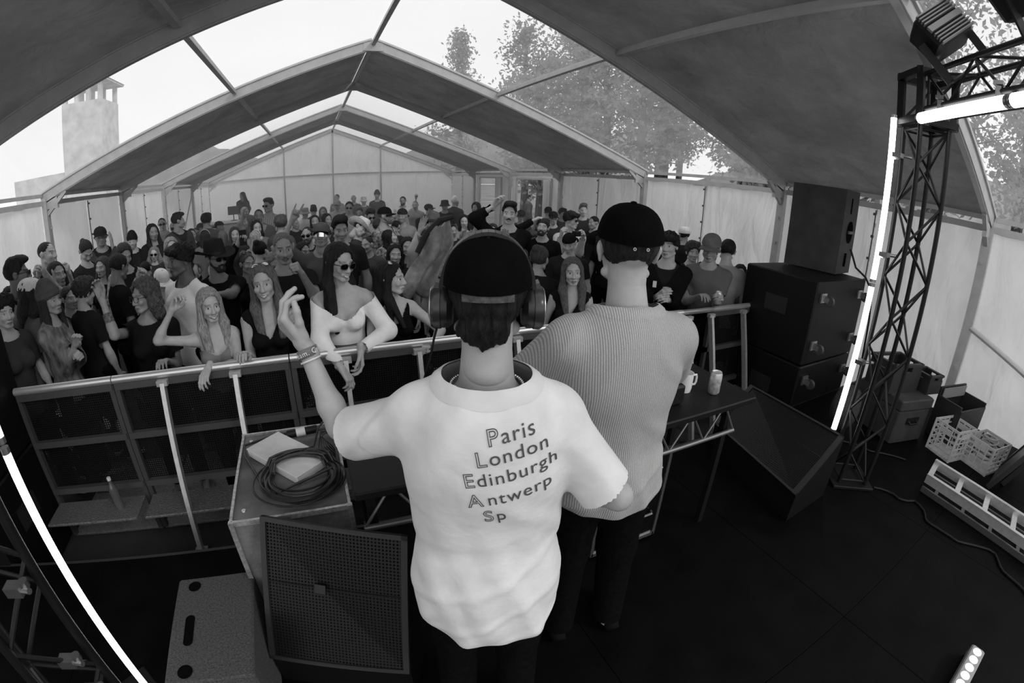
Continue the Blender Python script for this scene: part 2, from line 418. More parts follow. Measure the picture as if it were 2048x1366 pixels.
def mesh_field(prims, h, s, subs=(), cuts=(), post=None):
    """smooth union of prims, minus subs, cut by planes (point, normal kept side)"""
    lo = np.min([pbox(p, 3*s)[0] for p in prims], 0)-2*h; hi = np.max([pbox(p, 3*s)[1] for p in prims], 0)+2*h
    n = np.ceil((hi-lo)/h).astype(int)+1
    ax = [lo[i]+h*np.arange(n[i]) for i in range(3)]
    G = np.full(n, 1e-9, np.float64)
    for p in prims:
        a, b = pbox(p, 5*s); i0 = np.clip(np.floor((a-lo)/h).astype(int), 0, n-1); i1 = np.clip(np.ceil((b-lo)/h).astype(int)+1, 1, n)
        P = np.stack(np.meshgrid(*[ax[i][i0[i]:i1[i]] for i in range(3)], indexing='ij'), -1)
        G[i0[0]:i1[0], i0[1]:i1[1], i0[2]:i1[2]] += np.exp(np.clip(-pdist(p, P)/s, -20, 12))
    D = -s*np.log(G)
    for p, ss in subs:
        a, b = pbox(p, 4*ss); i0 = np.clip(np.floor((a-lo)/h).astype(int), 0, n-1); i1 = np.clip(np.ceil((b-lo)/h).astype(int)+1, 1, n)
        if (i1 <= i0).any(): continue
        P = np.stack(np.meshgrid(*[ax[i][i0[i]:i1[i]] for i in range(3)], indexing='ij'), -1)
        sl = (slice(i0[0], i1[0]), slice(i0[1], i1[1]), slice(i0[2], i1[2]))
        D[sl] = ss*np.log(np.exp(np.clip(D[sl]/ss, -30, 30))+np.exp(np.clip(-pdist(p, P)/ss, -30, 30)))
    if cuts or post:
        P = np.stack(np.meshgrid(*ax, indexing='ij'), -1)
        for c, nn in cuts:
            nn = np.array(nn, float); nn /= np.linalg.norm(nn); D = np.maximum(D, -(P-np.array(c))@nn)
        if post: D = post(P, D)
    return surface_nets(-D, lo, h)
def surface_nets(G, lo, h):
    S_ = G > 0; nx, ny, nz = G.shape
    c = [(i, j, k) for i in (0, 1) for j in (0, 1) for k in (0, 1)]
    cs = sum(S_[i:nx-1+i, j:ny-1+j, k:nz-1+k].astype(np.int8) for i, j, k in c)
    act = np.argwhere((cs > 0) & (cs < 8)); idx = -np.ones((nx-1, ny-1, nz-1), np.int64)
    idx[tuple(act.T)] = np.arange(len(act))
    acc = np.zeros((len(act), 3)); cnt = np.zeros(len(act))
    for a in range(3):
        for o1 in (0, 1):
            for o2 in (0, 1):
                o = [0, 0, 0]; q = [x for x in range(3) if x != a]; o[q[0]] = o1; o[q[1]] = o2
                p0 = act+o; p1 = p0.copy(); p1[:, a] += 1
                g0 = G[tuple(p0.T)]; g1 = G[tuple(p1.T)]; m = (g0 > 0) != (g1 > 0)
                t = np.where(m, g0/(g0-g1+1e-12), 0); pt = np.array(o, float)+0*acc; pt[:, a] = t
                acc += pt*m[:, None]; cnt += m
    V = lo+h*(act+acc/np.maximum(cnt, 1)[:, None])
    Q = []
    for a in range(3):
        b, d = (a+1) % 3, (a+2) % 3
        s0 = [slice(None)]*3; s1 = [slice(None)]*3; s0[a] = slice(0, -1); s1[a] = slice(1, None)
        A, B = S_[tuple(s0)], S_[tuple(s1)]
        e = np.argwhere(A != B); e = e[(e[:, b] > 0) & (e[:, d] > 0) & (e[:, b] < G.shape[b]-1) & (e[:, d] < G.shape[d]-1)]
        ins = A[tuple(e.T)]
        def cell(ob, od): f = e.copy(); f[:, b] -= ob; f[:, d] -= od; return idx[tuple(f.T)]
        q = np.stack([cell(1, 1), cell(0, 1), cell(0, 0), cell(1, 0)], 1); q[~ins] = q[~ins][:, ::-1]; Q.append(q)
    return V, np.concatenate(Q)
def join(parts):
    V = []; Q = []; T = []; n = 0
    for v, q, t in parts: V.append(v); Q.append(q+n); T.append(t); n += len(v)
    return np.concatenate(V), np.concatenate(Q), np.concatenate(T)
def drop_faces(V, Q, keepf):
    C = V[Q].mean(1); k = keepf(C); Q = Q[k]; u = np.unique(Q); m = -np.ones(len(V), int); m[u] = np.arange(len(u)); return V[u], m[Q]
def cut_clean(V, Q, c):
    """keep c>0; border vertices slide onto the c=0 line so that hems and necklines end cleanly"""
    neg = c < 0; keep = ~neg[Q].all(1); Q = Q[keep]; E = np.concatenate([Q[:, [0, 1]], Q[:, [1, 2]], Q[:, [2, 3]], Q[:, [3, 0]]])
    a, b = E.T; m = neg[a] != neg[b]; a, b = a[m], b[m]; n = np.where(neg[a], a, b); p = np.where(neg[a], b, a)
    t = (c[p]/(c[p]-c[n]+1e-12))[:, None]; X = V[p]+(V[n]-V[p])*np.clip(t, .02, .98); acc = np.zeros_like(V); ct = np.zeros(len(V))
    np.add.at(acc, n, X); np.add.at(ct, n, 1); V = V.copy(); k = ct > 0; V[k] = acc[k]/ct[k][:, None]
    bad = neg & ~k; Q = Q[~bad[Q].any(1)]
    u = np.unique(Q); mm = -np.ones(len(V), int); mm[u] = np.arange(len(u)); return V[u], mm[Q]
def sm(x, a, b): t = np.clip((x-a)/(b-a), 0, 1); return t*t*(3-2*t)
def set_tone(me, T):
    at = me.color_attributes.new(name='tone', type='FLOAT_COLOR', domain='POINT')
    c = np.ones((len(T), 4), np.float32); c[:, :3] = T[:, None]; at.data.foreach_set('color', c.ravel())

SKIN = mat('skin', .5, .5, objcol=True, attr='tone', noise=.07, nscale=30, bump=.06, bscale=120, spec=.35)
HAIRM = mat('hair_strands', .03, .55, objcol=True, noise=.5, nscale=14, bump=.9, bscale=20, stretch=(7, 7, 1.2), spec=.2)
CLOTH = mat('jersey_cloth', .5, .95, objcol=True, noise=.10, nscale=9, bump=.5, bscale=16, spec=.03)
def ribbed(name):
    k = NT(name); p = k.n('BsdfPrincipled'); p.inputs['Roughness'].default_value = .95; p.inputs['Specular IOR Level'].default_value = .1
    tcn = k.n('TexCoord'); wv = k.n('TexWave'); wv.bands_direction = 'X'; wv.inputs['Scale'].default_value = 48; wv.inputs['Distortion'].default_value = .35; wv.inputs['Detail Scale'].default_value = 3
    nz = k.n('TexNoise'); nz.inputs['Scale'].default_value = 260; oi = k.n('ObjectInfo'); mx = k.n('Mix', data_type='RGBA', blend_type='MULTIPLY'); mx.inputs[0].default_value = 1
    ad = k.n('Math', operation='MULTIPLY'); mr = k.n('MapRange'); mr.inputs[1].default_value = 0; mr.inputs[2].default_value = .6; mr.inputs[3].default_value = .62; mr.inputs[4].default_value = 1.1
    k.l(tcn.outputs['Object'], wv.inputs[0]); k.l(tcn.outputs['Object'], nz.inputs[0]); k.l(wv.outputs['Fac'], ad.inputs[0]); k.l(nz.outputs[0], ad.inputs[1]); k.l(ad.outputs[0], mr.inputs[0])
    k.l(oi.outputs['Color'], mx.inputs[6]); k.l(mr.outputs[0], mx.inputs[7]); k.l(mx.outputs[2], p.inputs['Base Color'])
    bp = k.n('Bump'); bp.inputs['Strength'].default_value = .6; bp.inputs['Distance'].default_value = .004; k.l(ad.outputs[0], bp.inputs['Height']); k.l(bp.outputs[0], p.inputs['Normal']); k.l(p.outputs[0], k.o.inputs[0]); return k.m
KNIT = ribbed('ribbed_knit')
PLAID = mat('plaid_flannel', .2, .9, objcol=True, noise=.8, nscale=12, bump=.4, stretch=(1.5, 1.5, .5), spec=.1)
PATT = mat('printed_cloth', .2, .9, objcol=True, noise=.95, nscale=26, bump=.3, spec=.1)
def striped(name, sc, direction='X', lo=.25):
    k = NT(name); p = k.n('BsdfPrincipled'); p.inputs['Roughness'].default_value = .9
    tcn = k.n('TexCoord'); wv = k.n('TexWave'); wv.bands_direction = direction; wv.inputs['Scale'].default_value = sc
    oi = k.n('ObjectInfo'); mr = k.n('MapRange'); mr.inputs[1].default_value = .35; mr.inputs[2].default_value = .65; mr.inputs[3].default_value = lo; mr.inputs[4].default_value = 1
    mx = k.n('Mix', data_type='RGBA', blend_type='MULTIPLY'); mx.inputs[0].default_value = 1
    k.l(tcn.outputs['Object'], wv.inputs[0]); k.l(wv.outputs[0], mr.inputs[0]); k.l(oi.outputs['Color'], mx.inputs[6]); k.l(mr.outputs[0], mx.inputs[7])
    k.l(mx.outputs[2], p.inputs['Base Color']); k.l(p.outputs[0], k.o.inputs[0]); return k.m
STRIPE = striped('striped_cotton', 9.); STRIPEH = striped('horizontal_striped_cotton', 12., 'Z')
LENS = mat('dark_lens', .01, .08, spec=.8)
MIRROR = mat('mirror_lens', .75, .08, 1.)
FRAME = mat('spectacle_frame', .015, .3)
HATM = mat('hat_felt', .5, .9, objcol=True, noise=.15, nscale=20, bump=.3, bscale=120, spec=.03)

# ---- head (origin at its centre, facing -Y, crown +.12, chin -.115)
_heads = {}
def head_mesh(sex, expr, lod):
    key = (sex, expr, lod)
    if key in _heads: return _heads[key]
    h = {0: .0042, 1: .0066, 2: .0105}[lod]; s = .0045 if lod < 2 else .006
    f = sex == 'f'; jw = .050 if f else .057; d = 1
    P = [ell((0, .018, .034), (.073, .092, .083)), ell((0, -.022, -.020), (.058 if f else .062, .062, .078)),
         cap((0, -.060, -.088), (0, -.045, -.092), .016 if f else .020, .016), cap((-.018, -.060, -.086), (.018, -.060, -.086), .015, .015),
         cap((-jw, .002, -.060), (-.016, -.060, -.090), .014, .014), cap((jw, .002, -.060), (.016, -.060, -.090), .014, .014),
         cap((0, -.080, .018), (0, -.099, -.024), .0065, .0105), ell((0, -.096, -.028), (.0125, .012, .0095)),
         ell((.013, -.088, -.031), (.0075, .009, .007)), ell((-.013, -.088, -.031), (.0075, .009, .007)),
         ell((.034, -.058, -.022), (.026, .024, .024)), ell((-.034, -.058, -.022), (.026, .024, .024)),
         cap((-.040, -.066, .030), (-.010, -.078, .026), .008, .008), cap((.040, -.066, .030), (.010, -.078, .026), .008, .008),
         ell((.078, .014, -.002), (.006, .017, .029), rot_np(0, 0, -.35)), ell((-.078, .014, -.002), (.006, .017, .029), rot_np(0, 0, .35)),
         ell((.082, .016, .012), (.005, .018, .014), rot_np(0, 0, -.45)), ell((-.082, .016, .012), (.005, .018, .014), rot_np(0, 0, .45)),
         cap((0, .024, -.03), (0, .036, -.14), .045 if f else .054, .042 if f else .052)]
    sm_ = expr in ('smile', 'open')
    cx = .026 if sm_ else .021; cz = -.055 if sm_ else -.0605
    P += [cap((-cx, -.073, cz), (0, -.0865, -.057), .0035, .0055), cap((cx, -.073, cz), (0, -.0865, -.057), .0035, .0055),
          cap((-cx, -.072, cz-.003), (0, -.083, -.069), .0035, .007), cap((cx, -.072, cz-.003), (0, -.083, -.069), .0035, .007)]
    subs = [(ell((.031, -.094, .006), (.0165, .014, .0105)), .004), (ell((-.031, -.094, .006), (.0165, .014, .0105)), .004)]
    V, Q = mesh_field(P, h, s, subs)
    # second pass: eyeballs as smooth bulges pushed out of the sockets
    x, y, z = V.T; T = np.ones(len(V))
    ax = np.abs(x); front = sm(-y, .045, .06)
    for sx in (-1, 1):
        ex = x-sx*.031; ez = z-.006
        r2 = (ex/.0145)**2+(ez/.0064)**2
        bul = np.clip(1-(ex/.0165)**2-(ez/.012)**2, 0, 1)*front
        V[:, 1] -= .0055*bul
        lid = sm(-r2, -1.25, -.8)*front
        if expr != 'closed':
            T *= 1+.40*lid; ir = sm(-((ex/.0068)**2+(ez/.0070)**2), -1.3, -.7)*sm(-r2, -1.3, -.9)*front; T *= 1-.95*ir
            lash = sm(-np.abs(r2-1.2), -.55, -.1)*front*sm(ez, -.004, .004); T *= 1-.65*lash
        else:
            lash = sm(-np.abs(ez+.003+.14*ex*ex/.0165), -.0032, -.001)*sm(-np.abs(ex), -.018, -.014)*front; T *= 1-.7*lash
        # eye shadow crease pigment and brow
        by = .0275+.004*np.cos(np.clip(sx*ex/.022, -1.5, 1.5)*1.2)-.0
        br = sm(-np.abs(z-by), -.0062 if not f else -.0045, -.002)*sm(-np.abs(ex-sx*.002), -.026, -.018)*front; T *= 1-(.75 if not f else .6)*br
    ml = -.0628+(.30 if sm_ else .06)*ax*ax/.02
    lips = sm(-((ax/(cx+.003))**2+((z+.0633-(.006 if sm_ else 0)*(ax/.025)**2)/.0115)**2), -1.2, -.8)*sm(-y, .06, .068); T *= 1-.38*lips
    if expr == 'smile' or expr == 'open':
        te = sm(-((ax/.018)**2+((z-ml)/(.0042 if expr == 'smile' else .0068))**2), -1.2, -.8)*sm(-y, .06, .068); T = T*(1-te)+te*1.75
        V[:, 1] += .003*te
    else:
        te = sm(-np.abs(z-ml), -.0028, -.0008)*sm(-ax, -cx-.002, -cx+.003)*sm(-y, .06, .068); T *= 1-.7*te
    nos = sm(-(((ax-.008)/.0045)**2+((z+.0385)/.003)**2+((y+.093)/.010)**2), -1.5, -.6); T *= 1-.8*nos
    _heads[key] = (V, Q, T); return _heads[key]
def rot_np(x, y, z): return np.array((Matrix.Rotation(z, 3, 'Z') @ Matrix.Rotation(y, 3, 'Y') @ Matrix.Rotation(x, 3, 'X')))

# ---- hair and beards, in head space, shared mesh data
_hairs = {}
def strands(V, amp, seed=0, k=1.):
    x, y, z = V.T; a = np.arctan2(x, y-.01)
    dsp = amp*(np.sin(a*23*k+z*18+seed)+.7*np.sin(a*41*k-z*25+seed*2)+.5*np.sin(x*190*k+y*130+z*60))/2
    n = V-np.array([0, .01, .02]); n /= np.linalg.norm(n, axis=1)[:, None]+1e-6; return V+n*dsp[:, None]
def lumps(V, amp, k, seed):
    x, y, z = V.T; d = np.sin(x*k+seed)*np.sin(y*k*1.13+seed*1.7)*np.sin(z*k*.93+seed*.6)+.6*np.sin(x*k*2.1+y*k*1.7)*np.sin(z*k*2.3+1)
    n = V-np.array([0, .01, .02]); n /= np.linalg.norm(n, axis=1)[:, None]+1e-6; return V+n*(amp*d)[:, None]
FACECUT = ((0, -.085, .078), (0, 1.05, 1.))
def hair_mesh(style, lod):
    key = (style, lod)
    if key in _hairs: return _hairs[key]
    h = {0: .006, 1: .009, 2: .013}[lod]; s = .008; cuts = [FACECUT]; back = None; amp = .002
    base = ell((0, .020, .040), (.081, .100, .090)); P = [base]; post = None
    def fc(P3, D):   # cut the face opening: wide in front, hair falls beside it
        x_, y_, z_ = P3[..., 0], P3[..., 1], P3[..., 2]; e_ = (np.sqrt((x_/.067)**2+((z_+.010)/.100)**2)-1)*.07+.0022*np.sin(x_*340+z_*60); return np.maximum(D, -np.maximum(e_, y_+.012))
    if style == 'short': cuts = [((0, 0, -.055), (0, -.5, 1))]; post = fc
    elif style == 'nape': P += [cap((0, .070, -.02), (0, .074, -.034), .044, .034, ((1, 0, 0), 1.3)), ell((.028, .074, -.064), (.018, .014, .018)), ell((-.026, .076, -.062), (.016, .013, .017)), ell((.004, .082, -.072), (.013, .011, .020)), ell((.05, .055, -.055), (.013, .013, .015))]; cuts = [((0, -.0, -.045), (0, 1.2, 1))]; post = fc; amp = .004
    elif style == 'crop': P = [ell((0, .019, .035), (.0755, .0950, .0850))]; cuts = [((0, 0, -.05), (0, -.5, 1))]; post = fc; amp = .0006
    elif style == 'quiff': P += [ell((0, -.045, .105), (.064, .058, .034)), ell((.01, .0, .112), (.070, .085, .036))]; cuts = [((0, 0, -.06), (0, -.5, 1))]; post = fc; amp = .004
    elif style == 'curly': P = [ell((0, .025, .055), (.100, .112, .098)), ell((.05, -.03, .11), (.04, .045, .035)), ell((-.045, -.025, .115), (.045, .045, .035))]; cuts = [((0, -.075, .068), (0, 1.1, .8)), ((0, 0, -.10), (0, -.3, 1))]; amp = .002
    elif style == 'mop': P = [ell((0, .015, .05), (.094, .108, .092)), cap((-.06, -.07, .075), (.06, -.07, .075), .030, .030), ell((.08, .0, .0), (.03, .05, .06)), ell((-.08, .0, .0), (.03, .05, .06))]; cuts = [((0, -.12, .045), (0, .35, 1)), ((0, 0, -.10), (0, -.3, 1))]; amp = .003; post = lambda P3, D: np.maximum(D, -np.maximum(P3[..., 2]-.048, np.maximum(np.abs(P3[..., 0])-.060, P3[..., 1]+.015)))
    elif style in ('long', 'longfront', 'wavy', 'longer'):
        L = {'long': -.25, 'longfront': -.34, 'wavy': -.24, 'longer': -.42}[style]; wv = .02 if style == 'wavy' else 0
        P += [ell((0, .03, .045), (.082, .098, .087)), cap((.070, .005, .03), (.082+wv, .005, -.12), .026, .030+wv), cap((-.070, .005, .03), (-.082-wv, .005, -.12), .026, .030+wv),
              cap((.082+wv, .005, -.12), (.088, -.02, L), .032+wv, .018), cap((-.082-wv, .005, -.12), (-.088, -.02, L), .032+wv, .018),
              cap((0, .055, .03), (0, .085, -.14), .060, .055, ((1, 0, 0), 1.3)), cap((0, .085, -.14), (0, .10, L), .050, .035, ((1, 0, 0), 1.6))]
        if style in ('longfront', 'longer'): P += [cap((.085, -.02, -.14), (.065, -.105, L), .026, .016, ((1, 0, 0), 1.5)), cap((-.085, -.02, -.14), (-.065, -.105, L), .026, .016, ((1, 0, 0), 1.5))]
        cuts = []; post = fc; amp = .0028
    elif style == 'bigcurly':
        P += [ell((0, .03, .05), (.105, .112, .095)), ell((.085, .035, -.05), (.055, .065, .085)), ell((-.085, .035, -.05), (.055, .065, .085)), ell((0, .09, -.06), (.09, .055, .10)), ell((.09, .05, -.13), (.05, .05, .05)), ell((-.09, .05, -.13), (.05, .05, .05))]; cuts = []; post = fc
    elif style == 'bun': P += [ell((0, .085, .105), (.042, .042, .040))]; cuts = [((0, 0, -.075), (0, -.6, 1))]; post = fc
    elif style == 'pony': P += [ell((0, .118, .045), (.026, .03, .03)), cap((0, .13, .04), (0, .16, -.05), .030, .026), cap((0, .16, -.05), (0, .135, -.19), .026, .010)]; cuts = [((0, 0, -.07), (0, -.6, 1))]; post = fc
    elif style == 'bob':
        P += [cap((.066, .0, .03), (.076, -.01, -.10), .028, .030), cap((-.066, .0, .03), (-.076, -.01, -.10), .028, .030), cap((0, .05, .03), (0, .065, -.09), .062, .06, ((1, 0, 0), 1.2))]; cuts = [((0, 0, -.115), (0, 0, 1))]; post = fc
    elif style == 'mullet': P += [cap((0, .07, -.0), (0, .085, -.13), .060, .045, ((1, 0, 0), 1.2))]; amp = .004; cuts = []; post = lambda P3, D: np.maximum(D, -np.maximum((P3[..., 2]-.078+1.05*(P3[..., 1]+.085))/1.45, P3[..., 1]-.035))
    elif style == 'beard':
        P = [cap((-.058, -.005, -.035), (-.026, -.062, -.086), .015, .020), cap((.058, -.005, -.035), (.026, -.062, -.086), .015, .020), cap((-.02, -.066, -.092), (.02, -.066, -.092), .022, .022),
             cap((-.024, -.080, -.052), (0, -.091, -.047), .005, .006), cap((.024, -.080, -.052), (0, -.091, -.047), .005, .006), cap((-.026, -.078, -.055), (-.024, -.07, -.08), .007, .012), cap((.026, -.078, -.055), (.024, -.07, -.08), .007, .012)]
        cuts = []; s = .005; h *= .75; amp = .001
    elif style == 'moustache':
        P = [cap((-.027, -.080, -.056), (0, -.092, -.046), .0045, .0065), cap((.027, -.080, -.056), (0, -.092, -.046), .0045, .0065)]; cuts = []; s = .003; h = min(h, .006)*.7; amp = .0006
    V, Q = mesh_field(P, h, s, cuts=cuts, post=post)
    V = strands(V, amp)
    if style in ('long', 'longfront', 'longer', 'bob', 'wavy'): V[:, 2] -= .006*np.exp(-(V[:, 0]/.007)**2)*sm(V[:, 2], .06, .10)
    if style in ('curly', 'bigcurly'): V = lumps(V, .009, 95, 1.)
    if style in ('mop', 'wavy', 'mullet'): V = lumps(V, .005, 75, 2.)
    me = np_mesh('hair', V, Q); me.materials.append(HAIRM); _hairs[key] = me; return me

# ---- hats and eyewear, in head space
_wear = {}
def wear_mesh(kind):
    if kind in _wear: return _wear[kind]
    res = []
    def fin(b, name, mt, smooth=True, double=False):
        me = bpy.data.meshes.new(name); me.from_pydata([tuple(p) for p in b.v], [], b.f); me.materials.append(mt)
        if smooth:
            me.polygons.foreach_set('use_smooth', [True]*len(me.polygons))
            try: me.set_sharp_from_angle(angle=math.radians(45))
            except Exception: pass
        me.update(); res.append((name, me))
    T = Vector((0, .018, .05))
    def dome(b, rx, ry, rz, tilt=0., z0=-.010, n=28, m_=9):
        vs = []
        for i in range(m_+1):
            a = (pi/2)*i/m_; rr = math.cos(a)**.75; zz = math.sin(a)
            for k in range(n):
                t = 2*pi*k/n; seam = 1-.012*abs(math.cos(3*t))**12
                vs.append(T+Vector((rx*rr*math.cos(t)*seam, ry*rr*math.sin(t)*seam, z0+rz*zz)))
        fs = [(i*n+k, i*n+(k+1) % n, (i+1)*n+(k+1) % n, (i+1)*n+k) for i in range(m_) for k in range(n)]
        b.add(vs, fs)
    if kind in ('cap', 'capback'):
        b = MB(); dome(b, .085, .104, .088); b.lathe([(.009, 0), (.008, .006), (.001, .008)], T+Vector((0, 0, .076)), 10)
        if kind == 'capback': b.tube([T+Vector((.026*math.cos(t), -.100-.003*math.sin(t), -.002+.026*math.sin(t))) for t in [pi*i/10 for i in range(11)]], .003, 6)
        fin(b, 'cap', HATM)
        b = MB(); n = 16
        top = []; bot = []
        for j in range(7):
            for i in range(n+1):
                t = -1+2*i/n; ang = t*1.02; r0 = .100+.068*(j/6)*(math.cos(t*pi/2)**.45)
                x = .92*r0*math.sin(ang)*(1 if abs(ang) < 2 else 1); y = -r0*math.cos(ang)*1.02; z = -.010-.008*(j/6)-.022*t*t*(.3+j/6)
                p = T+Vector((x, y+.002, z))
                if kind == 'capback': p = T+Vector((x, -(y+.002), z-.012))
                top.append(p); bot.append(p-Vector((0, 0, .004)))
        f1 = [(j*(n+1)+i, j*(n+1)+i+1, (j+1)*(n+1)+i+1, (j+1)*(n+1)+i) for j in range(6) for i in range(n)]
        b.add(top, f1); b.add(bot, [q[::-1] for q in f1]); fin(b, 'brim', HATM)
    elif kind == 'bucket':
        b = MB(); n = 28
        b.lathe([(.086, -.012), (.083, .03), (.079, .058), (.068, .074), (.03, .080), (.001, .081)], T, n, sy=1.18, capb=False); fin(b, 'hat_crown', HATM)
        b = MB(); b.lathe([(.085, -.006), (.100, -.022), (.118, -.050), (.120, -.052), (.116, -.048), (.098, -.020), (.083, -.008)], T, n, sy=1.15, capb=False, capt=False); fin(b, 'brim', HATM)
    elif kind in ('cowboy', 'fedora', 'sunhat'):
        b = MB(); n = 36; Hc = .100 if kind == 'fedora' else .108; vs = []
        prof = [(.084, -.012), (.083, .02), (.080, Hc*.55), (.076, Hc*.85), (.068, Hc), (.045, Hc-.004), (.02, Hc-.018), (.001, Hc-.022)]
        for r, z in prof:
            for k in range(n):
                t = 2*pi*k/n; x = r*math.cos(t); y = r*1.2*math.sin(t); zz = z
                if z > .05: x *= 1-.25*max(0, -math.sin(t))*(z/Hc); zz += .014*abs(math.sin(t))*(r/.07)
                vs.append(T+Vector((x, y, zz)))
        b.add(vs, [(i*n+k, i*n+(k+1) % n, (i+1)*n+(k+1) % n, (i+1)*n+k) for i in range(len(prof)-1) for k in range(n)]); fin(b, 'hat_crown', HATM)
        bw = {'cowboy': .085, 'fedora': .085, 'sunhat': .08}[kind]; curl = {'cowboy': .050, 'fedora': .040, 'sunhat': .01}[kind]
        b = MB(); vs = []; J = 6
        for side in (0, 1):
            for j in range(J+1):
                for k in range(n):
                    t = 2*pi*k/n; u = j/J; r = .084+bw*u; x = r*math.cos(t); y = (r*1.16)*math.sin(t)
                    vs.append(T+Vector((x*(1-.10*u*abs(math.cos(t))), y, -.008+curl*u**1.5*abs(math.cos(t))**1.5-.014*u*abs(math.sin(t))-side*.004)))
        fs = [(j*n+k, (j+1)*n+k, (j+1)*n+(k+1) % n, j*n+(k+1) % n)[::-1] for j in range(J) for k in range(n)]
        o = (J+1)*n; fs += [tuple(i+o for i in f[::-1]) for f in fs[:J*n]]; fs += [(J*n+k, o+J*n+k, o+J*n+(k+1) % n, J*n+(k+1) % n) for k in range(n)]
        b.add(vs, fs); fin(b, 'brim', HATM)
        b = MB(); b.lathe([(.0855, -.009), (.086, .012)], T, n, sy=1.2, capb=False, capt=False); fin(b, 'hat_band', mat('dark_hat_band', .02, .6))
    elif kind == 'beanie':
        V, Q = mesh_field([ell((0, .022, .052), (.086, .104, .094)), ell((0, .03, .12), (.055, .06, .05))], .008, .01, cuts=[((0, -.10, .045), (0, .35, 1))])
        V = lumps(V, .0015, 120, 0); me = np_mesh('beanie', V, Q); me.materials.append(HATM); res.append(('beanie', me))
        b = MB(); b.lathe([(.085, -.02), (.089, -.018), (.090, .012), (.086, .014)], T+Vector((0, 0, -.0)), 28, sy=1.2, capb=False, capt=False, R=rotx(-.18)); fin(b, 'cuff', HATM)
    elif kind == 'hood':
        V, Q = mesh_field([ell((0, .03, .03), (.105, .12, .115)), cap((0, .06, -.05), (0, .075, -.15), .09, .09, ((1, 0, 0), 1.2))], .011, .012, post=lambda P3, D: np.maximum(D, -(np.sqrt((P3[..., 0]/.075)**2+((P3[..., 2]+.01)/.11)**2)-1)*.08+np.where(P3[..., 1] > .0, -1, 0)))
        me = np_mesh('hood', V, Q); me.materials.append(CLOTH); res.append(('hood', me))
    elif kind in ('sunglasses', 'glasses', 'goggles', 'ontop'):
        oz = Vector((0, 0, 0)); b = MB(); lb = MB()
        def P_(x, y, z):
            p = Vector((x, y, z))
            if kind == 'ontop': p = rotx(-1.05) @ p+Vector((0, .040, .038))
            return p
        for sx in (-1, 1):
            if kind == 'goggles': continue
            rx, rz = (.024, .018) if kind != 'glasses' else (.023, .021)
            ring = [P_(sx*.033+rx*math.copysign(abs(math.cos(t))**.7, math.cos(t)), -.101+.010*abs(math.cos(t))*(1 if math.cos(t)*sx > 0 else 0), .005+rz*math.copysign(abs(math.sin(t))**.8, math.sin(t))) for t in [2*pi*i/16 for i in range(16)]]
            b.tube(ring, .0022 if kind != 'glasses' else .0017, 6, closed=True)
            if kind != 'glasses': lb.add([P_(sx*.033, -.104, .005)]+ring, [(0, 1+i, 1+(i+1) % 16) for i in range(16)]+[(0, 1+(i+1) % 16, 1+i) for i in range(16)])
            b.tube([P_(sx*.057, -.092, .012), P_(sx*.078, -.04, .012), P_(sx*.082, .015, .008)], .0024, 6)
        if kind == 'goggles':
            vs = []; n = 14
            for i in range(n+1):
                t = -1.15+2.3*i/n
                for zz in (.026, -.018): vs.append(Vector((.083*math.sin(t), .006-.112*math.cos(t), zz+.002-.004*math.sin(t)**2)))
            lb.add(vs, [(2*i, 2*i+1, 2*i+3, 2*i+2) for i in range(n)]); b.tube([Vector(vs[2*i]) for i in range(n+1)], .003, 6)
            for sx in (-1, 1): b.tube([Vector((sx*.076, -.04, .012)), Vector((sx*.083, .02, .010))], .003, 6)
        else: b.tube([P_(-.011, -.100, .010), P_(0, -.104, .013), P_(.011, -.100, .010)], .0022, 6)
        fin(b, 'glasses_frame', FRAME)
        if kind != 'glasses': fin(lb, 'lenses', MIRROR if kind == 'goggles' else (mat('pale_lens', .55, .1, .6) if kind == 'ontop' else LENS), smooth=True)
    _wear[kind] = res; return res

# ---- hands: wrist at origin, fingers +Z, palm -Y, thumb on +X (a right hand seen from the palm)
HANDS = {'open': ((.15, .1, .1), (.1, .1, .1), (.1, .1, .1), (.15, .1, .1), .2, 1.6), 'relaxed': ((.45, .5, .3), (.55, .6, .35), (.65, .65, .4), (.7, .7, .4), .5, .8),
         'fist': ((1.4, 1.6, 1.0), (1.4, 1.6, 1.0), (1.4, 1.6, 1.0), (1.4, 1.6, 1.0), 1.3, .3), 'grip': ((.8, .9, .5), (.85, .9, .5), (.9, .9, .5), (.95, .9, .5), .9, .4),
         'point': ((.1, .05, .05), (1.4, 1.6, 1.0), (1.4, 1.6, 1.0), (1.4, 1.6, 1.0), 1.2, .4), 'horns': ((.0, .05, .05), (1.4, 1.6, 1.0), (1.4, 1.6, 1.0), (.05, .05, .05), 1.3, .9),
         'claw': ((.3, 1.0, .5), (.5, 1.0, .5), (.5, .9, .5), (.6, .9, .5), .5, 1.2), 'pinch': ((.95, .75, .35), (.80, .55, .25), (.95, .55, .25), (1.1, .5, .25), .3, 1.0)}
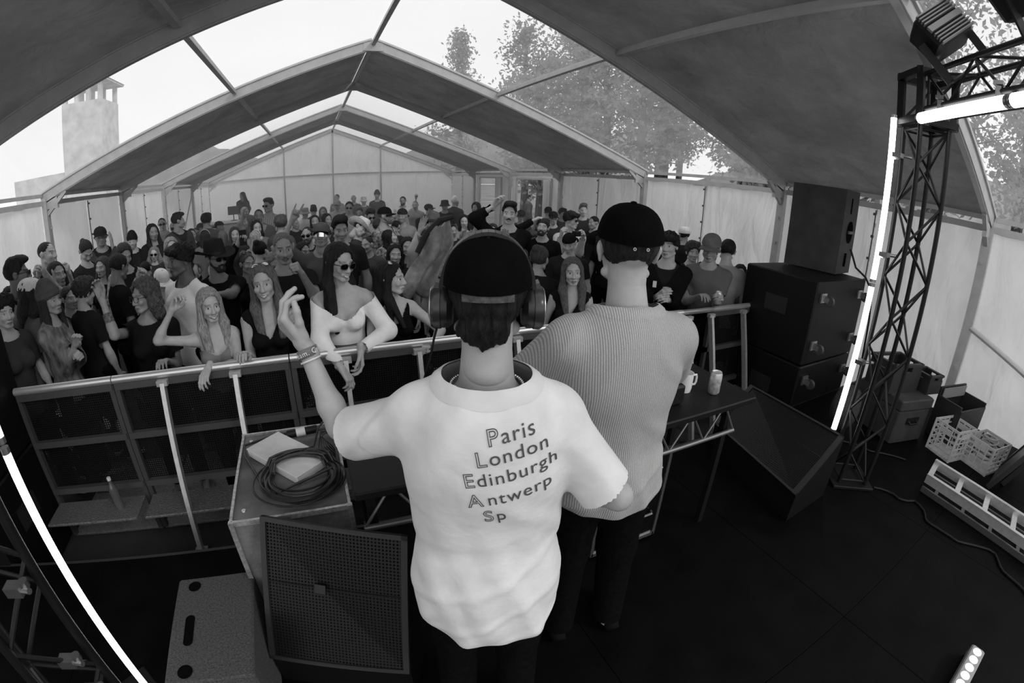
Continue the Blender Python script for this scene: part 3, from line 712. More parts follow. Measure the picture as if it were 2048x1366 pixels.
def hand_prims(kind, k=1., thin=0.):
    C = HANDS[kind]; spread = C[5]; P = []
    X = (.027, .009, -.010, -.028); Z0 = (.088, .092, .087, .078); LN = ((.041, .025, .021), (.045, .029, .022), (.041, .027, .021), (.032, .020, .018)); R0 = (.0092, .0095, .0090, .0080)
    for i in range(4):
        P.append(cap((X[i]*.55*k, .001, .012*k), (X[i]*k, 0, Z0[i]*k), .0135*k+thin, .0118*k+thin))
        p = npa(X[i], 0, Z0[i])*k; a = 0.; sd = X[i]*2.2*spread
        for j in range(3):
            a += C[i][j]; d = npa(sd*math.cos(a), -math.sin(a), math.cos(a)); d /= np.linalg.norm(d); q = p+d*LN[i][j]*k
            P.append(cap(p, q, (R0[i]-.0007*j)*k+thin, (R0[i]-.0007*(j+1))*k+thin)); p = q
    t = C[4]
    P.append(ell(npa(.020, -.010, .034)*k, npa(.017, .014, .030)*k+thin))
    p = npa(.020, -.008, .022)*k; q = npa(.044-.006*t, -.016-.010*t, .054)*k; P.append(cap(p, q, .013*k+thin, .0105*k+thin))
    d = npa(.55-.75*t, -.25-.45*t, .8); d /= np.linalg.norm(d); r = q+d*.030*k; P.append(cap(q, r, .0105*k+thin, .0092*k+thin))
    d = npa(.35-1.0*t, -.3-.3*t, .85); d /= np.linalg.norm(d); P.append(cap(r, r+d*.025*k, .0092*k+thin, .0080*k+thin))
    P.append(cap((0, .002, -.028*k), (0, 0, .014*k), .0225*k, .023*k, ((1, 0, 0), 1.15)))
    return P
_hand = {}
def hand_mesh(kind, lod):
    key = (kind, lod)
    if key not in _hand:
        h = {0: .0046, 1: .0066, 2: .0095}[lod]; _hand[key] = mesh_field(hand_prims(kind, 1., {0: 0, 1: .0008, 2: .002}[lod]), h, .0022 if lod < 2 else .003)
    return _hand[key]
def frame_from(zdir, palm):
    z = np.array(zdir, float); z /= np.linalg.norm(z); y = -np.array(palm, float); y = y-z*(y@z)
    if np.linalg.norm(y) < 1e-3: y = np.cross(z, npa(1, 0, 0))
    y /= np.linalg.norm(y); x = np.cross(y, z); return np.stack([x, y, z], 1)
def ik(sh, tg, a, b, hint):
    sh, tg = np.array(sh, float), np.array(tg, float); d = tg-sh; L = np.linalg.norm(d); Lm = (a+b)*.985
    if L > Lm: tg = sh+d/L*Lm; d = tg-sh; L = Lm
    if L < abs(a-b)+.02: L = abs(a-b)+.02; d = d/np.linalg.norm(d)*L; tg = sh+d
    u = d/L; ca = (a*a+L*L-b*b)/(2*a*L); hh = np.array(hint, float); hh = hh-u*(hh@u); hh /= np.linalg.norm(hh)+1e-9
    return sh+u*a*ca+hh*a*math.sqrt(max(0, 1-ca*ca)), tg
def prims_to(P, R, t, k=1.):
    out_ = []
    for p in P:
        if p[0] == 'c': out_.append(('c', R @ p[1]*k+t, R @ p[2]*k+t, p[3]*k, p[4]*k, (R @ np.array(p[5][0], float), p[5][1]) if p[5] else None))
        else: out_.append(('e', R @ p[1]*k+t, p[2]*k, R if p[3] is None else R @ p[3]))
    return out_
# arms: (wrist target in body space for the right arm, hand shape, palm hint, elbow hint)
ARMS = {'down': ((-.25, -.05, .84), 'relaxed', (1, 0, 0), (-.6, .5, -.3)), 'rail': ((-.10, -.34, 1.14), 'grip', (0, 0, -1), (-.8, .3, -.4)),
        'chest': ((-.06, -.30, 1.24), 'grip', (1, 0, 0), (-.7, .2, -.8)), 'pocket': ((-.20, -.12, .95), 'fist', (1, 0, 0), (-.9, .5, 0)),
        'phone': ((-.07, -.33, 1.50), 'grip', (1, -.3, 0), (-.6, 0, -1)), 'up': ((-.24, -.12, 1.98), 'open', (0, -1, 0), (-1, 0, -.3)),
        'face': ((-.10, -.22, 1.42), 'grip', (1, 0, 0), (-.6, -.2, -1)), 'clap': ((-.03, -.36, 1.42), 'open', (1, 0, 0), (-.8, 0, -.8)),
        'table': ((-.16, -.42, 1.02), 'relaxed', (0, 0, -1), (-.8, .3, -.2)), 'head': ((-.10, -.10, 1.74), 'relaxed', (0, 0, -1), (-1, -.1, .2))}
def make_body(H, sex, arms, headR, headT, h, lod, expr, bulk=1., headk=1., stance=None, palms=None, breathe=0., torso_lean=0., hands_in=False, legs=None, neckk=1.):
    """one continuous body in body space (feet at z=0, facing -Y); returns mesh arrays and the joints"""
    k = H/1.75; f = sex == 'f'; sw = (.152 if f else .178)*k*(.5+.5*bulk); hw = (.085 if f else .085)*k
    lean = lambda z: torso_lean*max(0, (z/k-.95))
    def B(x, y, z): return npa(x*k, y*k+lean(z*k), z*k)
    J = {'k': k, 'sw': sw, 'neck': B(0, .018, 1.45), 'waist': B(0, 0, 1.08), 'pelvis': B(0, 0, .95)}
    P = [ell(B(0, .005, .94), npa(.146 if f else .138, .102, .115)*k*bulk), ell(B(0, 0, 1.10), npa(.118 if f else .136, .090, .15)*k*bulk),
         ell(B(0, .005, 1.26), npa(.130 if f else .150, .096 if f else .108, .17)*k*bulk), ell(B(0, .03, 1.36), npa(.115, .08, .10)*k),
         cap(npa(-sw*.90, lean(1.39*k)+.012*k, 1.385*k), npa(sw*.90, lean(1.39*k)+.012*k, 1.385*k), .046*k, .046*k),
         cap(B(-.125, .02, 1.405), B(0, .024, 1.47), .030*k, .044*k), cap(B(.125, .02, 1.405), B(0, .024, 1.47), .030*k, .044*k)]
    nb = headR @ npa(0, .030, -.085)*headk+headT
    P.append(cap(J['neck'], nb, (.046 if f else .057)*k*neckk, (.043 if f else .053)*k*(.6+.4*neckk)))
    if f: P += [ell(B(s_*.068, -.092, 1.255), npa(.056, .052, .056)*k) for s_ in (-1, 1)]
    else: P += [ell(B(s_*.075, -.070, 1.31), npa(.072, .042, .055)*k) for s_ in (-1, 1)]
    lg = legs or {}
    for s_ in (-1, 1):
        hip = npa(s_*hw, lean(.93*k), .93*k); kn = np.array(lg.get(('k', s_), npa(s_*.105*k, -.012*k, .50*k)), float); an = np.array(lg.get(('a', s_), npa(s_*.115*k, .02*k, .085*k)), float)
        P += [cap(hip, kn, .085*k, .055*k), cap(kn, an, .054*k, .037*k), ell(kn*.72+an*.28+npa(0, .02*k, 0), npa(.050, .052, .10)*k), cap(an+npa(0, .02, -.035)*k, an+npa(s_*.02, -.14, -.045)*k, .036*k, .030*k, ((0, 0, 1), .8))]
        J[('hip', s_)], J[('kn', s_)], J[('an', s_)] = hip, kn, an
    parts = []; ho = []
    for s_, nm in ((-1, 'R'), (1, 'L')):
        tg, hd, palm, hint = arms[nm]
        sh = npa(s_*sw, lean(1.39*k)+.012*k, 1.375*k); el, wr = ik(sh, tg, .285*k, .250*k, hint)
        ra = (.040 if f else .048)*k*(.6+.4*bulk); P += [cap(sh, el, ra*1.12, ra*.80), cap(el, wr, ra*.82, .0235*k), ell(el*.74+wr*.26, npa(1, 1, 1)*ra*.84)]
        J[('sh', s_)], J[('el', s_)], J[('wr', s_)] = sh, el, wr
        zd = wr-el
        hdir = palms.get(nm) if palms and palms.get(nm) is not None else zd/np.linalg.norm(zd)
        R = frame_from(hdir, palm)
        ho.append((s_, wr, R, hd)); J[('hand', s_)] = (wr, R)
    if hands_in:
        for s_, wr, R, hd in ho:
            HP = hand_prims(hd)
            if hd == 'pinch':
                v, q = mesh_field(HP, .0034, .0022); v = v.copy()
                if s_ > 0: v[:, 0] *= -1; q = q[:, ::-1]
                parts.append((v*k*1.06 @ R.T+wr, q, np.ones(len(v)))); continue
            if s_ > 0:
                M_ = np.diag([-1., 1, 1]); HP = [('c', M_ @ p[1], M_ @ p[2], p[3], p[4], p[5]) if p[0] == 'c' else ('e', M_ @ p[1], p[2], p[3]) for p in HP]
            P += prims_to(HP, R, wr, k)
    s = .006 if hands_in else max(.009, h*.62)
    V, Q = mesh_field(P, h, s); parts.append((V, Q, np.ones(len(V))))
    hv, hq, ht = head_mesh(sex, expr, lod); parts.append((hv*headk @ headR.T+headT, hq, ht))
    if not hands_in:
        for s_, wr, R, hd in ho:
            v, q = hand_mesh(hd, lod); v = v.copy()
            if s_ > 0: v[:, 0] *= -1; q = q[:, ::-1]
            parts.append((v*k @ R.T+wr, q, np.ones(len(v))))
    J['P'] = P
    return join(parts), J
def garment_top(J, kind, h, loose=.016, sr=None, droop=0., nb=0., sleeve=.55, hem=.90, sex='m', neckr=.080, noise=0.):
    """a top as its own surface over the body; kind: tee, long, tank, strap, off (off-shoulder), jacket, crop"""
    k = J['k']; off = loose; P = []; f = sex == 'f'
    for p in J['P'][:7]:
        if p[0] == 'e': P.append(('e', p[1], p[2]+off, p[3]))
        else: P.append(('c', p[1], p[2], p[3]+off*.55, p[4]+off*.55, p[5]))
    P += [('e', p[1], p[2]+off*.6, p[3]) for p in J['P'][8:10]]
    if hem < .9: P.append(ell((0, J['pelvis'][1], .86*k), npa(.150, .12, .12)*k+off))
    if hem < .75: P.append(ell((0, J['pelvis'][1]+.01, .76*k), npa(.145, .115, .13)*k+off))
    cutsE = []
    for s_ in (-1, 1):
        if sleeve <= 0: continue
        sh, el, wr = J[('sh', s_)], J[('el', s_)], J[('wr', s_)]; r = .048*k+(off*.8 if sr is None else sr)
        if sleeve <= 1: e = sh+(el-sh)*sleeve; P.append(cap(sh-npa(0, 0, droop*.3), e+(el-sh)*.06-npa(0, 0, droop), r, r*(.98 if loose < .03 else 1.12))); cutsE.append((e, (el-sh)/np.linalg.norm(el-sh)))
        else:
            e = el+(wr-el)*(sleeve-1); P += [cap(sh, el, r, r*.92), cap(el, e+(wr-el)*.05, r*.92, r*.68)]; cutsE.append((e, (wr-el)/np.linalg.norm(wr-el)))
    V, Q = mesh_field(P, h, max(.012, h*.7)); ny = J['neck'][1]
    x, y, z = V.T; c = z-hem*k; mn = np.minimum
    rr = np.sqrt((x/1.15)**2+(y-ny+.012-nb)**2); nz = 1.415 if kind != 'tank' else 1.36
    c = mn(c, rr-neckr*k+1.1*np.maximum(0, nz*k+.01-z))
    if kind in ('vneck', 'jacket', 'strap', 'tank'): c = mn(c, np.maximum(np.maximum(y-ny, (1.26 if kind != 'tank' else 1.30)*k-z), (np.abs(x)-(z-1.26*k)*.62)/1.2))
    if kind == 'off': c = mn(c, 1.405*k-z); c = mn(c, np.maximum(y-ny+.01, (1.265*k+.62*np.abs(x-.01)-z)/1.2))
    if kind == 'corset': c = mn(c, 1.30*k-.02*np.cos(x*40)*(y < 0)-z)
    if kind in ('tank', 'strap'): c = mn(c, np.maximum(1.33*k-z, .118*k-np.abs(x)))
    tor = np.min([pdist(p_, V) for p_ in P[:9]], 0)
    for e, d in cutsE:
        near = np.maximum(np.linalg.norm(V-e, axis=1)-.13*k, .034-tor)
        c = mn(c, np.maximum(-((V-e)@d), near))
    if sleeve == 0:
        pass
    V, Q = cut_clean(V, Q, c)
    if noise:
        x, y, z = V.T; d = noise*(np.sin(x*31+z*17)*np.sin(z*23-y*19)+.6*np.sin(z*55+x*40)*np.sin(x*22+y*50)); rad = V-npa(0, J['waist'][1], 0)*1.; rad[:, 2] = 0; rad /= np.linalg.norm(rad, axis=1)[:, None]+.02; V = V+rad*d[:, None]
    return V, Q
def garment_legs(J, h, off=.014):
    k = J['k']; P = [('e', J['P'][0][1], J['P'][0][2]+off*.8, None)]
    for s_ in (-1, 1):
        P += [cap(J[('hip', s_)], J[('kn', s_)], .085*k+off, .058*k+off), cap(J[('kn', s_)], J[('an', s_)]-npa(0, 0, .02), .056*k+off, .046*k+off)]
    V, Q = mesh_field(P, h, .012); z = V[:, 2]; return cut_clean(V, Q, np.minimum(1.02*k-z, z-.075*k))
def set_matrix(o, R, t, k=1.):
    o.matrix_local = Matrix.Translation(Vector(t)) @ Matrix([list(r) for r in R]).to_4x4() @ Matrix.Scale(k, 4)
def col(o, v): o.color = (v, v, v, 1); return o
TOPMAT = {'tee': CLOTH, 'knit': KNIT, 'plaid': PLAID, 'patt': PATT, 'stripe': STRIPE, 'hstripe': STRIPEH}
def person(x, y, zc, label, sex='m', skin=.42, hair='short', ht=.02, top='tee', tt=.02, tm='tee', hat=None, hv=.5, eye=None, beard=None, arms=('down', 'down'), face=None, look=0., nod=0., roll=0.,
           lod=2, expr='neutral', bulk=1., group=None, cat='person', headk=1., rz=None, hemv=None, z0=0., height=None, extra=None):
    """face: body turned from the camera direction (rad, + to its image right); look/nod/roll move the head"""
    H = height or (zc-z0)/.925; k = H/1.75
    a = rz if rz is not None else math.atan2(CAM.x-x, y-CAM.y)+(face or 0)
    hr = rot_np(0, 0, look) @ rot_np(nod, roll, 0)
    hT = npa(0, -.018, 0)*k+npa(0, 0, zc-z0); hk = k*.98*headk
    Rb = np.array(rotz(a)); A = {}; pal = {}
    for nm, sp, s_ in (('R', arms[0], -1), ('L', arms[1], 1)):
        if isinstance(sp, str):
            tg, hd, palm, hint = ARMS[sp]; tg = npa(*tg)*k
            tg, palm, hint = [np.array(v, float)*npa(-s_, 1, 1) if s_ > 0 else np.array(v, float) for v in (tg, palm, hint)]
            if s_ > 0: pass
        else:
            (wx, wy, wz), hd, palm, hint = sp[:4]; tg = Rb.T @ (npa(wx, wy, wz)-npa(x, y, z0)); palm = Rb.T @ npa(*palm); hint = Rb.T @ npa(*hint)
            if len(sp) > 4: pal[nm] = Rb.T @ npa(*sp[4])
        A[nm] = (tg, hd, palm, hint)
    h = {0: .017, 1: .024, 2: .034}[lod]
    (V, Q, T), J = make_body(H, sex, A, hr, hT, h, lod, expr, bulk, hk, palms=pal)
    me = np_mesh('person', V, Q); set_tone(me, T); o = link('person', me, SKIN, loc=(x, y, z0)); o.rotation_euler = (0, 0, a); col(o, skin)
    tag(o, label, cat, group)
    if hair:
        hn = 'braids' if hair == 'braids' else 'hair'
        c = link('hair', hair_mesh(hair, lod), None, o); set_matrix(c, hr, hT, hk); col(c, ht)
    if beard:
        c = link('beard' if beard == 'beard' else 'moustache', hair_mesh(beard, lod), None, o); set_matrix(c, hr, hT, hk); col(c, ht*1.1)
    for wkind in (hat, eye):
        if not wkind: continue
        prev = None
        for i, (nm, wme) in enumerate(wear_mesh(wkind)):
            par = o if i == 0 else prev
            c = link(nm, wme, None, par)
            if i == 0: set_matrix(c, hr, hT, hk*(1.0 if wkind in ('sunglasses', 'glasses', 'goggles', 'ontop') else (1.04 if hair in ('crop', None) else 1.09))); prev = c
            col(c, hv)
    if top == 'jacket':
        v, q = garment_top(J, 'tee', max(.018, h), loose=.012, sleeve=.4, hem=.86, sex=sex); c = link('undershirt', np_mesh('undershirt', v, q), CLOTH, o); col(c, .02 if tt > .1 or hash(round(x*10)) % 3 else .3)
    if top:
        kinds = {'tee': dict(kind='tee', sleeve=.62, hem=.84, loose=.020), 'long': dict(kind='tee', sleeve=1.93, hem=.84, loose=.018), 'jacket': dict(kind='jacket', sleeve=1.95, hem=.82, loose=.030, neckr=.072),
                 'tank': dict(kind='tank', sleeve=0, hem=.84, loose=.008), 'vneck': dict(kind='vneck', sleeve=0, hem=1.02, loose=.012), 'off': dict(kind='off', sleeve=1.9, hem=1.10, loose=.016),
                 'corset': dict(kind='corset', sleeve=0, hem=.98, loose=.012), 'polo': dict(kind='vneck', sleeve=.6, hem=.84, loose=.02)}[top]
        v, q = garment_top(J, h=max(.014, h*.85), sex=sex, noise=.0025 if top not in ('off', 'vneck', 'corset') else .0012, **kinds)
        nm = {'tee': 'shirt', 'long': 'long_sleeve_top', 'jacket': 'jacket', 'tank': 'tank_top', 'vneck': 'cropped_top', 'off': 'off_shoulder_top', 'corset': 'corset', 'polo': 'polo_shirt'}[top]
        mt_ = np_mesh(nm, v, q); c = link(nm, mt_, TOPMAT[tm], o); col(c, tt)
    v, q = garment_legs(J, .036 if lod else .028); c = link('trousers', np_mesh('trousers', v, q), CLOTH, o); col(c, .008)
    if extra: extra(o, J, hr, hT, hk, Rb)
    return o, J
def hand_world(o, J, s_):
    wr, R = J[('hand', s_)]; M = Matrix.LocRotScale(o.location, o.rotation_euler, None)
    p = M @ Vector(wr); R3 = M.to_3x3() @ Matrix([list(r) for r in R]); return p, R3
# ------------------------------------------------------------------ stage deck, crowd barrier, PA, truss, booth, clutter
SZ = .40
DECK = mat('black_stage_deck', .0022, .6, spec=.06, noise=.5, nscale=5, bump=.15, bscale=30)
stg = empty('stage', (0, -.4, 0), kind='structure')
for i in range(8):
    for j in range(3):
        x0, y0 = -4.8+i*1.2, 2.14-(j+1)*1.75
        MB().bbox((x0+.6, y0+.875, SZ-.03), (1.198, 1.748, .06), .002).build('deck_panel', DECK, stg)
MB().box((0, 2.12, .17), (9.6, .02, .33)).build('stage_skirt', BLK2, stg)
MB().bar((-4.8, 2.15, SZ-.03), (4.8, 2.15, SZ-.03), .03, .05).build('stage_edge', mat('dull_edge', .06, .5, .5), stg)

PERF = perforated('perforated_sheet', .012, scale=62., cov=.30, metal=.5)
def barrier(x0, idx):
    x1 = x0+1.206; x0 = max(x0, -3.11); yb = 2.9; xc = (x0+x1)/2
    lab = ['leftmost barrier section, beside the dark speaker stack', 'barrier section in front of the smiling woman with white sunglasses on her head', 'barrier section hidden behind the two performers',
           'barrier section right of the performer in the knitted top', 'barrier section in front of the young man in black clasping a drink', 'rightmost barrier section, ending at the right speaker stack'][idx]
    t = empty('crowd_barrier', (xc, yb, 0), 'aluminium '+lab, 'barrier', 'stage barrier sections')
    MB().tube([(x0+.004, yb, 1.2), (x1-.004, yb, 1.2)], .027, 14).build('top_rail', ALU2, t, smooth=True)
    MB().box((xc, yb+.03, .78), (x1-x0-.03, .003, .76)).build('perforated_panel', PERF, t, uvplane=((1, 0, 0), (0, 0, 1)))
    b = MB()
    for z in (1.155, .80, .42): b.bar((x0+.01, yb, z), (x1-.01, yb, z), .04, .045)
    b.build('cross_rail', mat('dull_aluminium', .12, .45, .6), t)
    for x in (x0+.02, x1-.02): MB().bar((x, yb+.01, .02), (x, yb+.01, 1.17), .04, .035).build('upright', mat('dull_aluminium2', .09, .5, .5), t)
    for x in ((x0+.36, x0+.85) if idx else ()):
        b = MB(); b.bar((x, yb-.035, 1.15), (x, 2.56, .03), .052, .03, up=(1, 0, 0)); b.box((x, yb-.03, 1.155), (.075, .06, .035)); b.build('strut', ALU, t)
        MB().box((x, 2.56, .022), (.09, .08, .045)).build('strut_foot', STEEL, t)
    dp = mat('diamond_plate', .22, .5, .55, noise=.3, nscale=70, bump=1., bscale=90)
    MB().bbox((xc, yb-.15, .32), (x1-x0-.06, .26, .02), .004).build('step_plate', dp, t)
    MB().bbox((xc, yb+.50, .012), (x1-x0-.02, 1.0, .02), .004).build('floor_plate', dp, t)
    return t
for i in range(5): barrier(-3.526+i*1.206, i)
barrier(-3.526+5*1.206-.42, 5)
b = MB(); c0 = (-2.51, 2.75, .331)
b.lathe([(.001, 0), (.03, .0), (.033, .02), (.031, .09), (.033, .15), (.026, .185), (.012, .215), (.012, .235)], c0, 16)
wb = empty('water_bottle', c0, 'half empty clear plastic water bottle standing on the barrier step plate at left', 'bottle')
b.build('bottle', mat('clear_plastic', .10, .12, spec=.8), wb, smooth=True)
MB().lathe([(.0145, .232), (.0145, .252), (.013, .254)], c0, 14).build('lid', mat('white_plastic', .7, .4), wb)

# ---- loudspeakers
GR = perforated('speaker_grille', .010, scale=95., cov=.26, metal=.2)
CAB = mat('speaker_cabinet', .004, .5, spec=.25, bump=.25, bscale=220)
CAB2 = mat('worn_grey_cabinet', .03, .6, noise=.35, nscale=6, bump=.3, bscale=150)
def caster(c, parent, k=1.):
    cx, cy, cz = c; b = MB(); b.box((cx, cy-.012, cz), (.10*k, .018, .085*k)); b.bar((cx-.022, cy-.02, cz), (cx-.022, cy-.085, cz-.01), .006, .05); b.bar((cx+.022, cy-.02, cz), (cx+.022, cy-.085, cz-.01), .006, .05)
    o = b.build('caster_wheel', STEEL, parent)
    MB().lathe([(.012, -.016), (.046*k, -.016), (.05*k, -.010), (.05*k, .010), (.046*k, .016), (.012, .016)], (cx, cy-.085, cz-.015), 20, R=roty(pi/2)).build('tyre', mat('grey_tyre', .05, .5), o, smooth=True)
def sub(x, z, label):
    t = empty('subwoofer', (x, 2.575, z), label, 'speaker', 'subwoofers stacked by the barrier')
    MB().bbox((x, 2.575, z+.405), (1.05, .85, .80), .012).build('cabinet', CAB, t)
    MB().box((x, 3.005, z+.405), (.98, .01, .74)).build('grille', GR, t, uvplane=((1, 0, 0), (0, 0, 1)))
    for sx in (-.40, .40):
        for sz in (.20, .66): caster((x+sx, 2.15, z+sz), t)
    for sx in (-1, 1):
        b = MB(); b.box((x+sx*.527, 2.575, z+.5), (.006, .26, .16)); b.build('side_handle', mat('handle_cup', .03, .4, .4), t)
    return t
for sx, side in ((1, 'right'), (-1, 'left')):
    x = 3.575 if sx > 0 else -3.66
    sub(x, 0, f'black subwoofer on the ground, bottom of the {side} speaker stack'); sub(x, .815, f'black subwoofer with wheels on its back, upper one of the {side} stack')
    cx, cy = (3.92, 2.66) if sx > 0 else (-3.95, 2.66)
    t = empty('loudspeaker', (cx, cy, 1.63), f'tall trapezoid black loudspeaker standing on top of the {side} subwoofers', 'speaker', 'full range loudspeakers on the stacks')
    R = rotz(.12*sx); b = MB()
    prof = [(-.28, .30), (.28, .30), (.21, -.28), (-.21, -.28)]
    vs = [R @ Vector((px_, py_, z)) + Vector((cx, cy, 0)) for z in (1.635, 2.50) for px_, py_ in prof]
    b.add(vs, [(3, 2, 1, 0), (4, 5, 6, 7), (0, 1, 5, 4), (1, 2, 6, 5), (2, 3, 7, 6), (3, 0, 4, 7)]).build('cabinet', CAB2, t)
    def rp(p): return R @ Vector(p)+Vector((cx, cy, 0))
    MB().box(rp((0, .305, 2.07)), (.52, .012, .82), R).build('grille', GR, t, uvplane=((1, 0, 0), (0, 0, 1)))
    b = MB(); b.lathe([(.001, 0), (.075, 0), (.082, -.012), (.082, .006)], rp((.02, -.283, 2.07)), 22, R=R @ rotx(pi/2), sy=1.4)
    b.build('rear_handle_cup', mat('deep_black', .004, .6), t); b = MB(); b.bar(rp((-.055, -.296, 2.07)), rp((.095, -.296, 2.07)), .02, .03); b.build('rear_handle', mat('worn_grip', .10, .5), t)
    MB().box(rp((.0, -.285, 1.78)), (.05, .008, .14), R).build('connector_plate', mat('deep_black', .004), t); MB().box(rp((-.02, -.285, 2.34)), (.012, .008, .16), R).build('rear_slot', mat('deep_black', .004), t)
# cable hanging from the right stack
b = MB(); b.tube([(4.02, 2.36, 1.90), (4.06, 2.28, 1.72), (4.12, 2.17, 1.64), (4.16, 2.08, 1.5), (4.18, 2.05, 1.2), (4.2, 2.02, .7), (4.15, 1.98, .03)], .011, 8)
tag(b.build('speaker_cable', BLKP, smooth=True), 'black speaker cable drooping behind the right speaker stack', 'cable')

# floor monitors
def prism_hull(b, A, B, D, C, zb=SZ):
    """wedge: sloping baffle A B (top edge) to D C (bottom edge), vertical back under A B, flat bottom"""
    A, B, C, D = map(Vector, (A, B, C, D)); f = lambda p: Vector((p.x, p.y, zb))
    vs = [A, B, C, D, f(A), f(B), f(C), f(D)]
    b.add(vs, [(0, 3, 2, 1), (4, 5, 6, 7), (0, 1, 5, 4), (3, 7, 6, 2), (0, 4, 7, 3), (1, 2, 6, 5)])
def monitor(A, B, D, C, label, zb=SZ):
    A, B, C, D = map(Vector, (A, B, C, D)); ce = (A+B+C+D)/4
    t = empty('stage_monitor', (ce.x, ce.y, zb), label, 'speaker'); b = MB(); prism_hull(b, A, B, D, C, zb); b.build('cabinet', CAB, t)
    n = (B-A).cross(D-A).normalized(); n = n if n.z > 0 else -n
    def pt(u, v, e=.004): return A.lerp(B, u).lerp(D.lerp(C, u), v)+n*e
    b = MB()
    for (u0, v0, u1, v1) in ((0, 0, 1, .03), (0, .97, 1, 1), (0, 0, .04, 1), (.96, 0, 1, 1)):
        q = [pt(u0, v0, .0), pt(u1, v0, .0), pt(u1, v1, .0), pt(u0, v1, .0)]; b.add(q+[p+n*.022 for p in q], [(3, 2, 1, 0), (4, 5, 6, 7), (0, 1, 5, 4), (1, 2, 6, 5), (2, 3, 7, 6), (3, 0, 4, 7)])
    b.build('baffle_frame', mat('worn_frame', .022, .5, .2), t)
    U = (B-A).normalized(); V_ = (D-A).normalized()
    b = MB(); b.add([pt(.03, .03, .014), pt(.97, .03, .014), pt(.97, .97, .014), pt(.03, .97, .014)], [(0, 1, 2, 3)])
    b.build('grille', perforated('monitor_grille', .006, scale=75., cov=.30, metal=.3), t, uvplane=(U, V_))
    b = MB(); c = pt(.42, .42, .018); b.add([c-U*.022-V_*.018, c+U*.022-V_*.018, c+U*.022+V_*.018, c-U*.022+V_*.018]+[c+n*.006-U*.022-V_*.018, c+n*.006+U*.022-V_*.018, c+n*.006+U*.022+V_*.018, c+n*.006-U*.022+V_*.018], [(4, 5, 6, 7), (0, 1, 5, 4), (1, 2, 6, 5), (2, 3, 7, 6), (3, 0, 4, 7)])
    b.build('badge', mat('small_badge', .03, .35, .5), t)
    b = MB(); b.bar(pt(.03, .42, .016), pt(.97, .42, .016), .003, .003); b.build('grille_rib', mat('worn_frame', .1), t)
    return t
monitor((-1.215, 1.47, 1.13), (-.70, 1.22, 1.13), (-1.33, 1.235, .58), (-.80, 1.03, .58), 'large black stage monitor with punched grille, in front of the plywood case')
monitor((2.07, 2.0, .87), (2.04, 1.12, .87), (1.74, 2.02, .60), (1.55, 1.10, .60), 'black stage monitor wedge on the floor by the right light tube')

# carpeted cabinet seen from above, flat black patches paint the shade inside handle slot and sockets
GC = mat('grey_carpet_covering', .065, .95, noise=.55, nscale=130, bump=.9, bscale=240)
t = empty('carpeted_cabinet', (-1.51, 1.26, SZ), 'grey carpet-covered speaker cabinet with an oval handle slot, lower left of the picture', 'speaker')
cb = MB().bbox((-1.51, 1.265, .60), (.34, .52, .40), .008).build('cabinet', GC, t)
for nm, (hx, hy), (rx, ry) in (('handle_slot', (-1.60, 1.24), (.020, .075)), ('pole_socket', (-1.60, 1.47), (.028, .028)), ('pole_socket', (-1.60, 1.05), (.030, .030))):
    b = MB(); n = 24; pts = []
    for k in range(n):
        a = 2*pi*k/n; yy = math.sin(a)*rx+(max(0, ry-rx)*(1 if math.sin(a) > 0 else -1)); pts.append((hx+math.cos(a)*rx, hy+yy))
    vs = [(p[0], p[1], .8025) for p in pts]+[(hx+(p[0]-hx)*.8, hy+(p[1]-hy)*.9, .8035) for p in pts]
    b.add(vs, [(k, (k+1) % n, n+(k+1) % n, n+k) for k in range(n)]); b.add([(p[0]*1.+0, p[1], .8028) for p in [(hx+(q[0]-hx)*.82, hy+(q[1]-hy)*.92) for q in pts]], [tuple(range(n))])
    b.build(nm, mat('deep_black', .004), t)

# plywood case with taped edges, box, coiled cable, plug
t = empty('flight_case', (-1.115, 1.825, SZ), 'grey plywood case with metal edges and a coil of cable on top', 'case')
MB().bbox((-1.115, 1.825, .745), (.47, .67, .69), .006).build('case_body', mat('grey_plywood', .13, .7, noise=.45, nscale=7, bump=.3, bscale=60), t)
b = MB()
for sx in (-.237, .237):
    b.bar((-1.115+sx, 1.49, 1.09), (-1.115+sx, 2.16, 1.09), .012, .022)
for sy in (-.337, .337): b.bar((-1.35, 1.825+sy, 1.09), (-.88, 1.825+sy, 1.09), .012, .022)
for sx in (-1, 1):
    for sy in (-1, 1): b.bar((-1.115+sx*.237, 1.825+sy*.337, .41), (-1.115+sx*.237, 1.825+sy*.337, 1.1), .02, .02)
b.build('edge_trim', mat('worn_edge_trim', .42, .4, .6, noise=.4, nscale=50), t)
for p in ((-1.31, 2.10), (-1.305, 1.56), (-.92, 2.1)): MB().lathe([(.001, 0), (.011, 0), (.009, .004), (.004, .004), (.004, .001)], (p[0], p[1], 1.091), 14).build('bolt', STEEL, t)
R = rotz(math.atan2(-.29, .23)+.02)
t = empty('white_box', (-1.12, 1.88, 1.092), 'flat white cardboard box lying on the plywood case under the cable', 'box')
MB().bbox((-1.12, 1.88, 1.112), (.37, .19, .036), .003, R).build('carton', mat('white_card', .62, .6, noise=.12, nscale=12), t)
MB().bbox((-1.12, 1.88, 1.1325), (.375, .195, .006), .002, R).build('lid', mat('white_card', .62), t)
rnd = random.Random(3)
